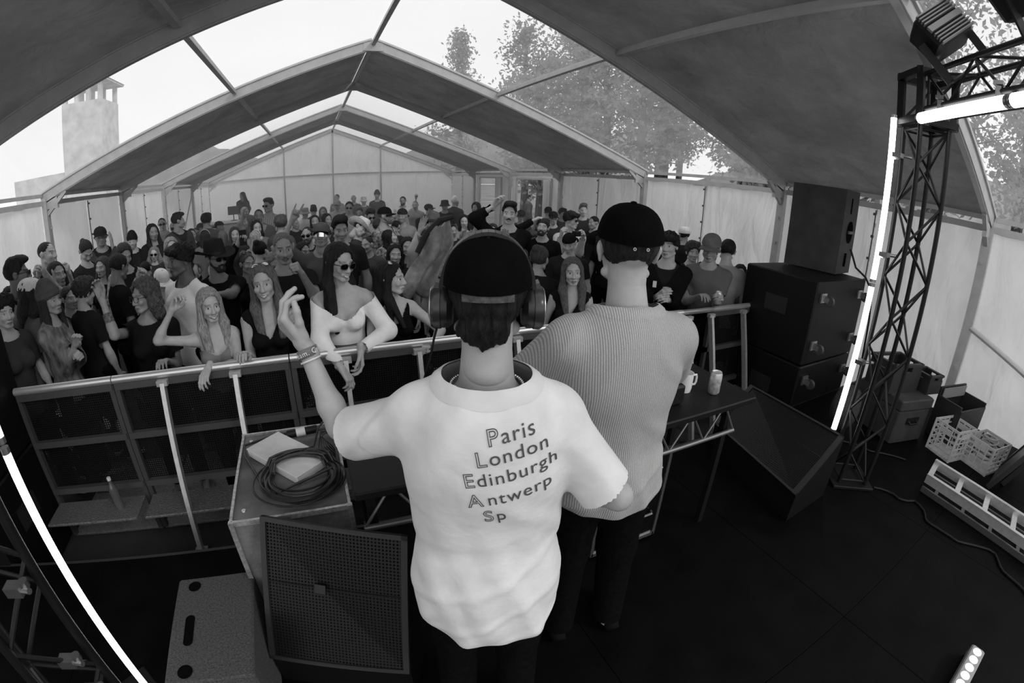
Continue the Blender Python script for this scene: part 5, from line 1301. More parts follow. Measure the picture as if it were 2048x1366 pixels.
# necklace
def necklace(o, J, r=.075, zc=1.44, tilt=.42, links=58, th=.0021, y0=.0, mt=None, drop=0., k=1.):
    b = MB(); c = Vector((0, J['neck'][1]+y0, zc*J['k']))
    for i in range(links):
        a = 2*pi*i/links; p = c+Vector((r*math.cos(a), r*.98*math.sin(a), -tilt*r*math.sin(a)*-1-(drop*max(0, -math.sin(a))**2)))
        a2 = a+2*pi/links*.95; q = c+Vector((r*math.cos(a2), r*.98*math.sin(a2), tilt*r*math.sin(a2)-(drop*max(0, -math.sin(a2))**2)))
        b.tube([p, (p+q)/2, q], [th*.7, th*1.25, th*.7], 6)
    me = bpy.data.meshes.new('necklace'); me.from_pydata([tuple(p) for p in b.v], [], b.f); me.polygons.foreach_set('use_smooth', [True]*len(me.polygons))
    return link('necklace', me, mt or mat('silver_chain', .7, .2, 1.), o)
necklace(dj1, J1, r=.083, zc=1.485, tilt=-.02, links=64, th=.0036, y0=.026)
# wristbands with lettering
def band(o, J, s_, t0, w_, mt, name='wristband', grow=.004):
    el, wr = J[('el', s_)], J[('wr', s_)]; d = (wr-el)/np.linalg.norm(wr-el); p = el+(wr-el)*t0; k = J['k']; r = (.046*.82+(.0235-.046*.82)*t0)*k*1.0+grow
    b = MB(); q = p+d*w_; z = Vector(d); x = z.cross(Vector((0, 0, 1))).normalized() if abs(z.z) < .9 else z.cross(Vector((1, 0, 0))).normalized(); y = z.cross(x); n = 28; vs = []
    for pp, rr in ((p, r), (p, r+.0015), (q, r*.975+.0015), (q, r*.975)):
        for i in range(n): vs.append(Vector(pp)+(x*math.cos(2*pi*i/n)+y*math.sin(2*pi*i/n))*rr)
    b.add(vs, [(l*n+i, l*n+(i+1) % n, ((l+1) % 4)*n+(i+1) % n, ((l+1) % 4)*n+i) for l in range(4) for i in range(n)])
    me = bpy.data.meshes.new(name); me.from_pydata([tuple(v) for v in b.v], [], b.f); me.polygons.foreach_set('use_smooth', [True]*len(me.polygons)); c = link(name, me, mt, o); c['_c'] = 0
    return c, p, q, r
wb1, p, q, r = band(dj1, J1, 1, .87, .024, mat('grey_fabric_band', .16, .7)); band(dj1, J1, 1, .82, .005, mat('white_paper_band', .7, .6))
v1, f1 = curve_text('. Cream. Cream.', .020); d = (q-p)/np.linalg.norm(q-p); camL = np.array((Matrix.Rotation(2.79, 3, 'Z').inverted() @ (CAM-Vector(dj1.location))))-p; cy = camL-d*(camL@d); cy /= np.linalg.norm(cy); cx = np.cross(d, cy); wd = max(v[0] for v in v1)
R_ = r+.0042; mid = (p+q)/2-d*.007; vv = []
for vx, vy, vz in v1:
    a = (vx-wd*.5)/R_; vv.append(tuple(mid+d*vy+(cy*math.cos(a)+cx*math.sin(a))*R_))
me = bpy.data.meshes.new('band_lettering'); me.from_pydata(vv, [], f1); link('band_lettering', me, mat('white_lettering', .8, .7), wb1)
# headphones, worn over the cap
hp = empty('headphones', dj1.location, 'black over-ear headphones with silver discs, worn over the cap', 'headphones', rz=2.79)
def hpart(b, name, mt):
    me = bpy.data.meshes.new(name); me.from_pydata([tuple(p) for p in b.v], [], b.f); me.polygons.foreach_set('use_smooth', [True]*len(me.polygons))
    try: me.set_sharp_from_angle(angle=math.radians(40))
    except Exception: pass
    c = link(name, me, mt, hp); set_matrix(c, hr1 @ rot_np(-.15, 0, 0), hT1, k1); return c
pts = [(.096*math.cos(t_), .010, .02+.124*math.sin(t_)) for t_ in [pi*i/24 for i in range(25)]]
b = MB()
for i in range(24): b.bar(pts[i], pts[i+1], .034, .010, up=(0, 1, 0)) if False else b.bar(pts[i], pts[i+1], .008, .036, up=(0, 1, 0))
hpart(b, 'headband', mat('gloss_black', .03, .25))
for s_ in (-1, 1):
    Rr = roty(s_*pi/2); c = Vector((s_*.094, .012, -.012))
    b = MB(); b.lathe([(.001, -.022), (.036, -.022), (.044, -.012), (.044, .004), (.040, .010), (.001, .010)], c, 28, R=Rr, sy=1.12); hpart(b, 'ear_cushion', mat('black_leatherette', .012, .4))
    b = MB(); b.lathe([(.046, .002), (.047, .014), (.042, .022), (.040, .022)], c, 28, R=Rr, sy=1.1, capb=False, capt=False); b.lathe([(.030, .021), (.030, .026), (.024, .028), (.001, .029)], c, 24, R=Rr, capb=False); hpart(b, 'ear_cup', mat('gloss_black', .012))
    b = MB(); b.lathe([(.041, .021), (.040, .0235), (.030, .0235)], c, 28, R=Rr, sy=1.1, capb=False, capt=False); hpart(b, 'silver_ring', mat('silver_disc', .75, .3, .8))
    b = MB(); b.bar(c+Vector((s_*.020, 0, .02)), c+Vector((s_*.006, 0, .055)), .012, .03, up=(0, 1, 0)); hpart(b, 'hinge', mat('grey_hinge', .12, .35, .5))
b = MB(); b.tube([(.105, .01, -.055), (.115, .0, -.09), (.13, -.05, -.16), (.16, -.12, -.26), (.17, -.2, -.40), (.16, -.30, -.62)], .0028, 6); hpart(b, 'cable', BLKP)

# the second performer
ARM2 = {'L': ((-.26, 1.52, 1.42), 'relaxed', (0, 0, -1), (-.8, -.5, -.3)), 'R': ((.44, 1.50, 1.40), 'relaxed', (0, 0, -1), (.9, -.4, -.2))}
dj2, J2, sh2, hr2, hT2, k2 = performer((.0, 1.10), 2.93, 2.075, ARM2, 1.06, -.03, dict(kind='tee', sleeve=.90, hem=.80, loose=.048, sr=.034, droop=.01, neckr=.088),
    'performer in pale ribbed knit top and plain black cap, back turned, beside the headphones wearer', hr_=.943, headk=1.09, look=-.18, nod=-.02, skin=.45, mt=KNIT)
col(sh2, .52); col([c for c in sh2.children if c.name.startswith('collar')][0], .55)
wear(dj2, 'cap', hr2 @ rot_np(-.06, 0, 0), hT2, k2*1.07, .004)
h2 = link('hair', hair_mesh('short', 0), None, dj2); set_matrix(h2, hr2, hT2, k2); col(h2, .02)
for sx in (-.018, .016):
  b = MB(); b.lathe([(.0022, 0), (.0042, 0), (.0042, .002), (.0022, .002)], Vector((sx, .126, .028)), 12, R=rotx(-pi/2), capb=False, capt=False)
  me = bpy.data.meshes.new('cap_eyelet'); me.from_pydata([tuple(p) for p in b.v], [], b.f); c = link('cap_eyelet', me, mat('silver_disc', .55), dj2); set_matrix(c, hr2, hT2, k2*1.02)
# ribbed collars
def collar(o, J, r, z, mt, v, th=.009, w_=.022, tilt=0.):
    b = MB(); n = 120; vs = []
    for k_ in range(2):
        for i in range(n):
            a = 2*pi*i/n; rr = (r+(0 if k_ == 0 else w_*.55))*(1+.010*(i % 2)); vs.append((rr*1.15*math.cos(a), J['neck'][1]-.012+rr*math.sin(a), z*J['k']-(0 if k_ == 0 else w_)+tilt*math.sin(a)))
    b.add(vs, [(i, (i+1) % n, n+(i+1) % n, n+i) for i in range(n)]); me = bpy.data.meshes.new('collar'); me.from_pydata([tuple(p) for p in b.v], [], b.f); me.polygons.foreach_set('use_smooth', [True]*n)
    c = link('collar', me, mt, o); col(c, v); md = c.modifiers.new('s', 'SOLIDIFY'); md.thickness = th; return c
# ------------------------------------------------------------------ the crowd
def extras(kw):
    ex = {k: kw.pop(k) for k in ('held', 'print', 'watch', 'tattoo', 'necklace', 'band', 'collar', 'phones', 'badge') if k in kw}
    return ex
def P(x, y, zc, label, **kw):
    ex = extras(kw)
    arms = []
    for nm, sp in zip('RL', kw.get('arms', ('down', 'down'))):
        if not isinstance(sp, str) and len(sp) == 4: sp = tuple(sp)
        arms.append(sp)
    kw['arms'] = tuple(arms)
    bed = abs(hash_(label)) % 97
    kw.setdefault('bulk', .92+.16*(bed/97))
    kw.setdefault('look', .25*math.sin(bed*1.7)); kw.setdefault('roll', .06*math.sin(bed*2.3))
    kw['skin'] = kw.get('skin', .30+.16*((bed*7 % 31)/31))*1.12
    o, J = person(x, y, zc, label, **kw)
    for kind, sd in ex.get('held', ()):
        p, R3 = hand_world(o, J, -1 if sd == 'R' else 1); c = p+R3 @ Vector((0, -.035, .085))
        R = Matrix.Identity(3)
        who = {'can': 'drinks can', 'cup': 'cup', 'phone': 'phone', 'camera': 'camera'}[kind]
        lab = f'{who} held by the '+label
        lab = ' '.join(lab.split()[:15])
        if kind == 'can': can(c-Vector((0, 0, .06)), lab, parent_group='drinks in hands')
        elif kind == 'cup':
            t = empty('cup', c-Vector((0, 0, .06)), lab, 'cup', 'drinks in hands'); MB().lathe([(.001, 0), (.027, 0), (.036, .11), (.034, .11), (.026, .006), (.001, .006)], c-Vector((0, 0, .06)), 18, capb=False).build('cup_body', mat('pale_cup', .5, .35), t, smooth=True)
            MB().lathe([(.037, .104), (.038, .112), (.034, .112)], c-Vector((0, 0, .06)), 18, capb=False, capt=False).build('rim', mat('pale_cup', .5), t, smooth=True)
        elif kind == 'phone':
            t = empty('phone', c, lab, 'phone'); Rp = rotz(o.rotation_euler[2]); MB().bbox(c, (.072, .010, .15), .004, Rp).build('phone_body', BLK, t); MB().box(c+Rp @ Vector((0, .006, 0)), (.064, .002, .14), Rp).build('screen', mat('dark_screen', .02), t)
        elif kind == 'camera':
            c = c+Vector((-.08, 0, .0)); t = empty('camera', c, lab, 'camera'); Rp = rotz(o.rotation_euler[2]); MB().bbox(c, (.12, .04, .075), .008, Rp).build('camera_body', BLK, t); MB().lathe([(.028, 0), (.028, .05), (.022, .052), (.001, .045)], c, 18, R=Rp @ rotx(pi/2)).build('lens', BLK, t, smooth=True)
    if ex.get('watch'): band(o, J, -1 if ex['watch'] == 'R' else 1, .88, .022, mat('pale_wristband', .45, .6), 'wristband')
    if ex.get('necklace'): necklace(o, J, r=.082*J['k'], zc=1.425, tilt=.25, links=40, th=.0022, drop=.06)
    if ex.get('tattoo'):
        el, wr = J[('el', -1)], J[('wr', -1)]; c, *_ = band(o, J, -1, .25, .09, mat('tattoo_ink', .10, .6, noise=.9, nscale=50), 'tattoo', grow=-.0005)
    if ex.get('print') == 'box':
        b = MB(); y_ = -.165*J['k']
        for (x0, z0, x1, z1) in ((-.05, 1.27, .05, 1.278), (-.05, 1.18, .05, 1.188), (-.05, 1.18, -.042, 1.278), (.042, 1.18, .05, 1.278), (-.03, 1.24, -.022, 1.262), (-.014, 1.24, -.006, 1.262), (.002, 1.24, .025, 1.247), (.002, 1.255, .025, 1.262), (-.03, 1.2, .03, 1.21)):
            b.box(((x0+x1)/2, y_, (z0+z1)/2*J['k']), (x1-x0, .004, z1-z0))
        me = bpy.data.meshes.new('print'); me.from_pydata([tuple(p) for p in b.v], [], b.f); link('print', me, mat('white_lettering', .8, .7), o)
    if ex.get('badge'):
        b = MB(); b.box((-.085*J['k'], -.155*J['k'], 1.29*J['k']), (.035, .004, .06)); me = bpy.data.meshes.new('badge'); me.from_pydata([tuple(p) for p in b.v], [], b.f); link('badge', me, mat('white_lettering', .8), o)
    if ex.get('collar'):
        b = MB(); b.tube([Vector((.085*math.cos(a), J['neck'][1]+.08*math.sin(a), 1.44*J['k']+.02*math.sin(a))) for a in [2*pi*i/20 for i in range(20)]], .018, 8, closed=True)
        me = bpy.data.meshes.new('collar'); me.from_pydata([tuple(p) for p in b.v], [], b.f); me.polygons.foreach_set('use_smooth', [True]*len(me.polygons)); link('collar', me, mat('white_lettering', .8), o)
    if ex.get('band') or ex.get('phones'):
        hT = npa(0, -.018*J['k'], zc); b = MB()
        pts = [Vector((.088*math.cos(t_), .02, .05+.090*math.sin(t_))) for t_ in [pi*i/16 for i in range(17)]]
        b.tube(pts, .007, 6)
        if ex.get('phones'):
            for s_ in (-1, 1): b.lathe([(.001, -.018), (.036, -.018), (.036, .018), (.001, .018)], Vector((s_*.092, .01, .0)), 16, R=roty(pi/2))
        me = bpy.data.meshes.new('headband'); me.from_pydata([tuple(p)for p in b.v], [], b.f); me.polygons.foreach_set('use_smooth', [True]*len(me.polygons)); c = link('headband', me, mat('pale_band', .5, .5), o); set_matrix(c, np.eye(3), hT, J['k'])
    return o, J
def hash_(s):
    h = 7
    for ch in s: h = (h*31+ord(ch)) % 1000003
    return h
P(-3.61, 4.04, 1.81, 'man with dark quiff and sunglasses in a pale denim jacket at the left wall', hair='quiff', look=0.9, eye='sunglasses', top='jacket', tt=0.3, skin=0.16, face=0.5, sex='m', lod=1, headk=1.03)
P(-3.94, 5.20, 1.84, 'short-haired man in black tee holding up two drinks by the left wall post', hair='crop', look=0.6, expr='open', arms=(((-3.88, 4.81, 1.65), 'grip', (1, 0, 0), (0, 0.3, -1)), ((-3.58, 4.98, 1.62), 'grip', (-1, 0, 0), (0, 0.3, -1))), held=(('can', 'R'), ('cup', 'L')), face=0.3, sex='m', lod=1, headk=1.03)
P(-3.54, 4.65, 1.68, 'dark-haired person in black tee with a white box print, palm raised', hair='bob', look=0.5, arms=('down', ((-3.45, 4.41, 1.63), 'open', (0.3, 1, 0), (0.8, 0, -1))), print='box', sex='f', lod=1, headk=1.02)
P(-3.35, 3.79, 1.66, 'person in a white baseball cap seen from behind at the far left', hair='wavy', ht=0.03, hat='cap', hv=0.75, rz=2.3, look=0.0, nod=0.2, tt=0.12, skin=0.3, sex='f', lod=1)
P(-3.06, 3.59, 1.63, 'person in dark plaid shirt and patterned headscarf leaning on the rail, facing right', hair='long', ht=0.03, hat='beanie', hv=0.1, rz=1.5, top='long', tm='plaid', tt=0.16, arms=(((-2.84, 3.46, 1.3), 'relaxed', (0, -1, 0), (0, 0.3, -1)), ((-2.83, 3.48, 1.21), 'fist', (0, -1, 0), (0, 0.3, -1))), watch='L', sex='f', lod=1, headk=0.98)
P(-3.92, 6.14, 1.72, 'person with a dark ponytail bowing their head down beside the white wall', hair='pony', look=-0.3, nod=0.75, rz=1.1, tt=0.03, sex='f', lod=1, headk=1.06)
P(-4.03, 6.94, 1.81, 'man in dark cap with long hair holding a hand up against the left wall', hair='mullet', hat='cap', hv=0.02, arms=('down', ((-3.81, 6.81, 1.68), 'open', (-1, 0, 0), (0, 0.3, -1))), tt=0.05, top='jacket', eye=None, expr='neutral', skin=0.25, sex='m', lod=2)
P(-3.08, 5.42, 1.68, 'smiling woman with long dark hair looking down, pale jacket with hood edge', hair='long', ht=0.04, look=0.35, nod=0.35, top='jacket', tt=0.32, tm='patt', expr='smile', sex='f', lod=1)
P(-2.82, 4.55, 1.67, 'man in black with short dark hair turned away to the left', hair='short', rz=2.2, look=0.4, nod=0.25, tt=0.012, skin=0.2, sex='m', lod=1)
P(-3.82, 7.66, 1.63, 'grinning man in black beanie and dark coat by the second left post', hair=None, hat='beanie', hv=0.015, expr='smile', top='jacket', tt=0.03, nod=0.1, sex='m', lod=2)
P(-3.46, 7.67, 1.72, 'person with long dark wavy hair and dark top near the left wall', hair='longfront', ht=0.015, tt=0.02, look=0.3, sex='f', lod=2, headk=1.03)
P(-3.86, 9.49, 1.72, 'pale-faced man in sunglasses against the left wall behind long-haired person', hair='crop', eye='sunglasses', tt=0.45, skin=0.5, sex='m', lod=2)
P(-3.22, 8.36, 1.80, 'man with swept dark hair in profile and dark padded coat', hair='quiff', look=1.2, face=0.5, top='jacket', tt=0.06, sex='m', lod=2)
P(-3.78, 9.98, 1.57, 'person in pale cap seen from behind in front of dark coat', hair='short', hat='cap', hv=0.5, face=3.1, look=0.4, top='jacket', tt=0.05, sex='f', lod=2)
P(-2.90, 9.18, 1.70, 'head of dark curly hair seen from behind beside the white desk', hair='curly', face=3.0, tt=0.1, sex='m', lod=2)
P(-3.08, 9.49, 1.54, 'man in grey tweed cap in profile at the back left', hair='crop', hat='cap', hv=0.1, face=-1.3, look=-0.2, tt=0.05, sex='m', lod=2)
P(-2.68, 7.95, 1.52, 'straight dark hair with pale headband, seen from behind', hair='long', ht=0.03, face=3.14, tt=0.2, band=1, sex='f', lod=2)
P(-2.78, 9.75, 1.52, 'man in dark cap behind the blonde-haired back', hair='crop', hat='capback', hv=0.03, face=1.4, tt=0.05, sex='m', lod=2)
P(-2.35, 7.74, 1.50, 'straight light-brown hair with dark band, seen from behind', hair='long', ht=0.16, face=3.14, tt=0.55, top='jacket', sex='f', lod=2)
P(-3.32, 7.19, 1.44, 'blonde woman in round sunglasses and dark necked top', hair='wavy', ht=0.25, eye='sunglasses', tt=0.04, skin=0.45, sex='f', lod=2)
P(-2.70, 6.06, 1.63, 'woman with long blonde plaits beside the curly-haired man', hair='longfront', ht=0.3, tt=0.05, look=0.2, skin=0.5, sex='f', lod=1)
P(-1.98, 3.91, 1.75, 'man with wild curly dark hair in profile and white tee', hair='mop', ht=0.012, face=-0.9, look=-0.3, tt=0.88, skin=0.13, lod=0, sex='m')
P(-1.77, 4.27, 1.68, 'bearded man in wide dark fedora and sunglasses pointing at the camera', hair='short', hat='fedora', hv=0.03, eye='sunglasses', beard='beard', look=0.55, tt=0.012, arms=('down', ((-1.69, 3.74, 1.47), 'point', (0, 0, -1), (0.6, 0.2, -1))), skin=0.2, lod=0, sex='m')
P(-2.16, 3.40, 1.60, 'person with curly hair and round glasses raising a tattooed forearm', hair='bigcurly', ht=0.07, face=-0.3, look=-0.65, eye='glasses', top='tee', tt=0.012, skin=0.24, arms=(((-2.4, 3.2, 1.65), 'claw', (0.2, -1, 0), (0.3, 0.1, -1)), ((-2.01, 3.18, 1.18), 'relaxed', (0, -1, 0), (0, 0.3, -1))), lod=0, tattoo='R', necklace=1, sex='f')
P(-2.96, 4.02, 1.57, 'person with frizzy dark hair turned away behind the glasses wearer', hair='curly', ht=0.05, rz=2.6, look=0, nod=0.2, tt=0.02, sex='f', lod=1)
P(-1.64, 3.22, 1.52, 'blonde woman in a laced strapless corset biting her lip, one hand raised', hair='longer', ht=0.28, top='corset', tt=0.22, skin=0.38, expr='smile', nod=0.05, arms=(((-1.87, 3.08, 1.55), 'claw', (0.6, -0.6, 0), (-0.8, 0, -1)), ((-1.64, 2.89, 1.21), 'relaxed', (0, 0, -1), (0.8, 0, -0.6), (-0.3, -0.8, -0.4))), lod=0, necklace=1, watch='L', sex='f', headk=1.02)
P(-2.46, 4.75, 1.46, 'white cap showing behind the curly-haired glasses wearer', hair='short', hat='cap', hv=0.8, face=0.6, nod=0.5, tt=0.4, sex='m', lod=1, headk=0.94)
P(-1.25, 3.22, 1.63, 'smiling woman in low black cropped top with white sunglasses on her head', hair='longfront', ht=0.1, eye='ontop', expr='smile', top='vneck', tt=0.01, skin=0.34, look=-0.15, roll=-0.1, arms=(((-1.4, 2.93, 1.24), 'relaxed', (0, 0, -1), (0, 0.3, -1)), 'down'), lod=0, necklace=1, watch='R', sex='f', headk=1.05)
P(-0.72, 3.22, 1.72, 'woman in white off-shoulder top and dark sunglasses with long black hair', hair='longer', ht=0.012, eye='sunglasses', expr='smile', look=0.6, nod=0.15, top='off', tt=0.85, skin=0.36, arms=(((-0.79, 2.82, 1.12), 'relaxed', (0, 0, -1), (-1, 0, -0.3), (0.5, -0.3, -0.8)), ((-0.65, 2.87, 1.21), 'relaxed', (-1, 0, 0), (1, 0, -0.3), (0, -0.2, -1))), lod=0, necklace=1, watch='R', headk=1.02, sex='f')
P(-0.36, 3.27, 1.57, 'woman in black sleeveless top in profile, sunglasses on her long dark hair', hair='longfront', ht=0.012, eye='ontop', face=0.25, look=0.95, top='tank', tt=0.008, skin=0.4, arms=(((-0.35, 2.95, 1.14), 'fist', (0, 0, -1), (-1, 0.2, -0.4), (0.8, -0.3, 0.2)), ((-0.16, 2.94, 1.16), 'fist', (0, 0, -1), (1, 0.2, -0.4), (-0.6, -0.5, 0.1))), lod=0, watch='R', sex='f', headk=1.03)
P(-1.27, 4.50, 1.54, 'woman with sleek two-tone hair right behind the smiling woman', hair='short', ht=0.18, nod=0.35, tt=0.02, skin=0.3, sex='f', lod=1)
P(-1.14, 3.91, 1.76, 'tall man with high forehead and cropped greying hair, fist raised', hair='crop', ht=0.14, nod=0.15, look=0.1, tt=0.02, skin=0.3, arms=('down', ((-0.99, 3.53, 1.6), 'fist', (-1, 0, 0), (0.4, 0, -1))), lod=0, beard='moustache', sex='m')
P(-1.58, 4.87, 1.51, 'woman with closed eyes and sunglasses on her hair, arm up with a phone', hair='bun', ht=0.1, eye='ontop', expr='closed', look=0.5, top='long', tt=0.012, arms=(((-1.65, 4.84, 1.72), 'grip', (0.3, -1, 0), (-0.5, 0, -1)), 'down'), held=(('phone', 'R'),), skin=0.33, sex='f', lod=1)
P(-0.81, 4.84, 1.73, 'man in cap and mirrored shield glasses making horns with a raised hand', hair='crop', hat='cap', hv=0.12, eye='goggles', nod=-0.2, top='tee', tt=0.1, tm='tee', arms=(((-1.09, 4.85, 1.91), 'horns', (0, -1, 0), (-0.5, 0, -1)), 'down'), skin=0.3, lod=1, sex='m')
P(-0.97, 6.32, 1.58, 'man with receding hair and big dark sunglasses behind the raised arm', hair='crop', ht=0.05, eye='sunglasses', beard='beard', tt=0.03, sex='m', lod=1)
P(-0.60, 5.13, 1.75, 'man with thick dark fringe looking down beside a white cowboy hat', hair='quiff', ht=0.012, nod=0.2, look=0.2, tt=0.03, skin=0.36, sex='m', lod=1, headk=1.02)
P(-0.26, 6.67, 1.58, 'person wearing a white cowboy hat, face hidden', hair='short', hat='cowboy', hv=0.75, nod=0.45, roll=0.7, face=1.2, tt=0.05, sex='m', lod=2)
P(0.15, 5.19, 1.50, 'woman laughing with dark centre-parted hair behind the sunglasses woman', hair='long', ht=0.02, expr='open', nod=-0.05, look=0.05, tt=0.05, skin=0.45, sex='f', lod=1)
P(-0.07, 4.78, 1.49, 'pale woman with sunglasses pushed up on dark hair looking at the stage', hair='long', ht=0.015, eye='ontop', look=0.2, nod=-0.05, tt=0.03, skin=0.5, sex='f', lod=1)
P(0.69, 6.13, 1.64, 'moustached man in a brown cowboy hat and dark shirt', hair='short', hat='cowboy', hv=0.14, beard='moustache', nod=-0.25, look=-0.1, tt=0.03, top='polo', sex='m', lod=1)
P(-1.77, 7.60, 1.62, 'woman with sunglasses on her head and long dark hair in the middle left', hair='long', ht=0.02, eye='ontop', tt=0.3, sex='f', lod=2)
P(-1.84, 8.62, 1.73, 'dark-skinned man with short hair in grey jacket at the back left', hair='crop', skin=0.18, top='jacket', tt=0.1, sex='m', lod=2)
P(-1.77, 9.87, 1.84, 'man in pinstriped white shirt and sunglasses standing tall at the back', hair='quiff', ht=0.05, eye='sunglasses', look=-0.7, top='long', tm='stripe', tt=0.7, arms=('down', 'chest'), sex='m', lod=2, headk=1.04)
P(-3.12, 15.80, 1.96, 'person in grey jacket standing raised behind the white desk', hair='long', ht=0.06, look=-1.0, nod=0.2, top='jacket', tt=0.06, arms=('table', 'table'), sex='f', lod=2, headk=1.06, z0=0.45)
P(-1.06, 10.81, 1.57, 'person in bucket hat and bright white tee at the back', hair='short', hat='bucket', hv=0.35, tt=0.8, face=2.7, look=0.5, sex='m', lod=2)
P(-0.86, 11.11, 1.60, 'dark flat-topped head seen from behind at the back', hair='quiff', ht=0.015, face=3.1, tt=0.05, sex='m', lod=2)
P(-0.65, 10.82, 1.57, 'fair-haired woman with fringe near the back', hair='long', ht=0.16, tt=0.3, sex='f', lod=2)
P(-0.10, 15.24, 1.70, 'balding person by the far gable wall left of centre', hair='crop', ht=0.06, tt=0.35, face=-0.6, sex='m', lod=2)
P(0.42, 15.20, 1.65, 'bare-headed person in grey near the far gable wall', hair=None, tt=0.08, face=0.3, sex='m', lod=2)
P(0.64, 14.22, 1.61, 'person in striped bucket hat near the far wall', hair='crop', hat='bucket', hv=0.6, tt=0.1, sex='m', lod=2)
P(1.16, 15.12, 1.73, 'person in dark hooded top alone against the gable wall', hair='short', hat='beanie', hv=0.1, tt=0.07, top='long', sex='m', lod=2)
P(1.49, 12.49, 1.65, 'dark-haired man in glasses and white tee near the gable wall', hair='short', eye='glasses', tt=0.7, beard='beard', sex='m', lod=2)
P(1.67, 11.76, 1.57, 'person at the back punching a fist into the air', hair='crop', ht=0.2, tt=0.35, arms=(((1.69, 11.77, 1.76), 'fist', (0, -1, 0), (0, 0.3, -1)), 'down'), sex='m', lod=2)
P(1.72, 10.57, 1.54, 'person in dark cap facing right near the back', hair='short', hat='cap', hv=0.05, face=1.4, look=0.2, tt=0.04, sex='m', lod=2)
P(2.08, 10.48, 1.62, 'person in dark bucket hat and black top with white collar', hair='short', hat='bucket', hv=0.05, tt=0.02, collar=1, sex='m', lod=2)
P(-0.27, 12.02, 1.64, 'man in mesh-fronted cap and crossbody strap at the back', hair='short', hat='cap', hv=0.3, tt=0.4, sex='m', lod=2)
P(-0.16, 9.50, 1.71, 'man in wide black sunglasses and white tee, back centre', hair='short', eye='sunglasses', tt=0.6, skin=0.4, sex='m', lod=2)
P(0.23, 11.37, 1.48, 'dark-haired man looking down between two taller men', hair='short', tt=0.05, nod=0.3, sex='m', lod=2)
P(0.09, 8.18, 1.63, 'man in sunglasses and patterned shirt with dark fringe', hair='quiff', eye='sunglasses', look=0.4, nod=0.3, tm='patt', tt=0.25, top='polo', sex='m', lod=2)
P(0.16, 6.92, 1.72, 'bearded man in black cap and patterned shirt in profile', hair='crop', hat='cap', hv=0.012, beard='beard', ht=0.12, face=0.9, look=0.3, tm='patt', tt=0.3, top='polo', sex='m', lod=2)
P(0.57, 7.74, 1.64, 'man in dark headband cap smiling in the centre', hair='crop', hat='capback', hv=0.03, expr='smile', tt=0.3, sex='m', lod=2)
P(0.38, 7.24, 1.51, 'close-cropped dark head bowed away in the centre', hair='crop', ht=0.012, face=2.6, nod=0.3, tt=0.03, sex='m', lod=2)
P(0.16, 6.56, 1.45, 'pale woman with dark hair in profile looking right, centre of crowd', hair='long', face=0.6, look=1.0, nod=-0.2, top='jacket', tm='patt', tt=0.3, skin=0.5, sex='f', lod=2)
P(-0.85, 8.35, 1.58, 'woman with dark fringe and pale top behind shield glasses man', hair='bob', tt=0.5, sex='f', lod=2)
P(-0.63, 8.63, 1.57, 'dark-haired woman turned slightly right behind the fringed man', hair='long', ht=0.012, look=0.6, tt=0.03, sex='f', lod=2)
P(-1.38, 7.35, 1.66, 'person with blurred light curls in the back left of centre', hair='curly', ht=0.1, face=2.7, tt=0.1, sex='f', lod=2)
P(-2.04, 8.92, 1.63, 'person with short fair hair turned left near the back', hair='bob', ht=0.15, face=-1.2, tt=0.05, sex='f', lod=2)
P(-2.45, 11.33, 1.67, 'blonde woman in front of the raised person at the back', hair='long', ht=0.35, tt=0.3, face=0.4, sex='f', lod=2)
P(-1.73, 7.07, 1.51, 'blonde person with over-ear headphones seen from behind', hair='long', ht=0.35, face=2.6, tt=0.3, phones=1, sex='f', lod=2)
P(-1.50, 5.37, 1.55, 'dark swept-up hair held with a pale pin, seen from behind', hair='bun', ht=0.012, face=2.5, tt=0.03, nod=0.1, sex='f', lod=1)
P(2.64, 11.51, 1.64, 'person in white beanie turned away near the far right corner', hair=None, hat='beanie', hv=0.8, face=2.6, tt=0.04, top='jacket', sex='m', lod=2)
P(1.56, 7.47, 1.54, 'woman with long dark hair sipping from a cup in a pale fleece', hair='long', ht=0.02, look=0.1, top='long', tt=0.38, arms=(((1.45, 7.23, 1.36), 'grip', (1, 0, 0), (0, 0.3, -1)), 'down'), held=(('cup', 'R'),), skin=0.5, sex='f', lod=2)
P(1.61, 6.94, 1.57, 'grinning person in white bucket hat and black sunglasses', hair='short', hat='bucket', hv=0.82, eye='sunglasses', expr='smile', tt=0.3, nod=0.05, sex='m', lod=2)
P(2.75, 10.26, 1.57, 'person in black hood near the right doorways', hair='short', hat='hood', hv=0.02, look=-0.5, tt=0.02, top='long', sex='m', lod=2)
P(1.42, 5.28, 1.84, 'tall clean-cut man with a moustache raising one arm in a dark sleeve', hair='quiff', ht=0.015, beard='moustache', top='jacket', tt=0.012, skin=0.5, arms=(((1.25, 5.36, 1.93), 'relaxed', (0.6, -0.8, 0), (-1, 0, 0.2), (0.35, -0.2, 1)), ((1.25, 4.94, 1.58), 'open', (-0.3, -1, 0), (0, 0.3, -1))), lod=1, sex='m')
P(2.98, 8.28, 1.54, 'person in dark cap and glasses behind the tall man', hair='short', hat='cap', hv=0.04, eye='glasses', tt=0.06, sex='f', lod=2)
P(2.01, 5.51, 1.64, 'long-haired man with eyes shut and a hand on his head', hair='mullet', ht=0.03, expr='closed', nod=-0.15, roll=0.1, top='long', tt=0.012, arms=(((1.88, 5.54, 1.73), 'relaxed', (0, 0, -1), (-1, 0, 0.0), (0.8, 0, 0.4)), 'down'), skin=0.48, beard='beard', lod=1, sex='m')
P(3.21, 7.40, 1.58, 'man in black cap with sunglasses resting on it', hair='short', hat='cap', hv=0.02, eye='ontop', look=0.2, tt=0.03, sex='m', lod=2)
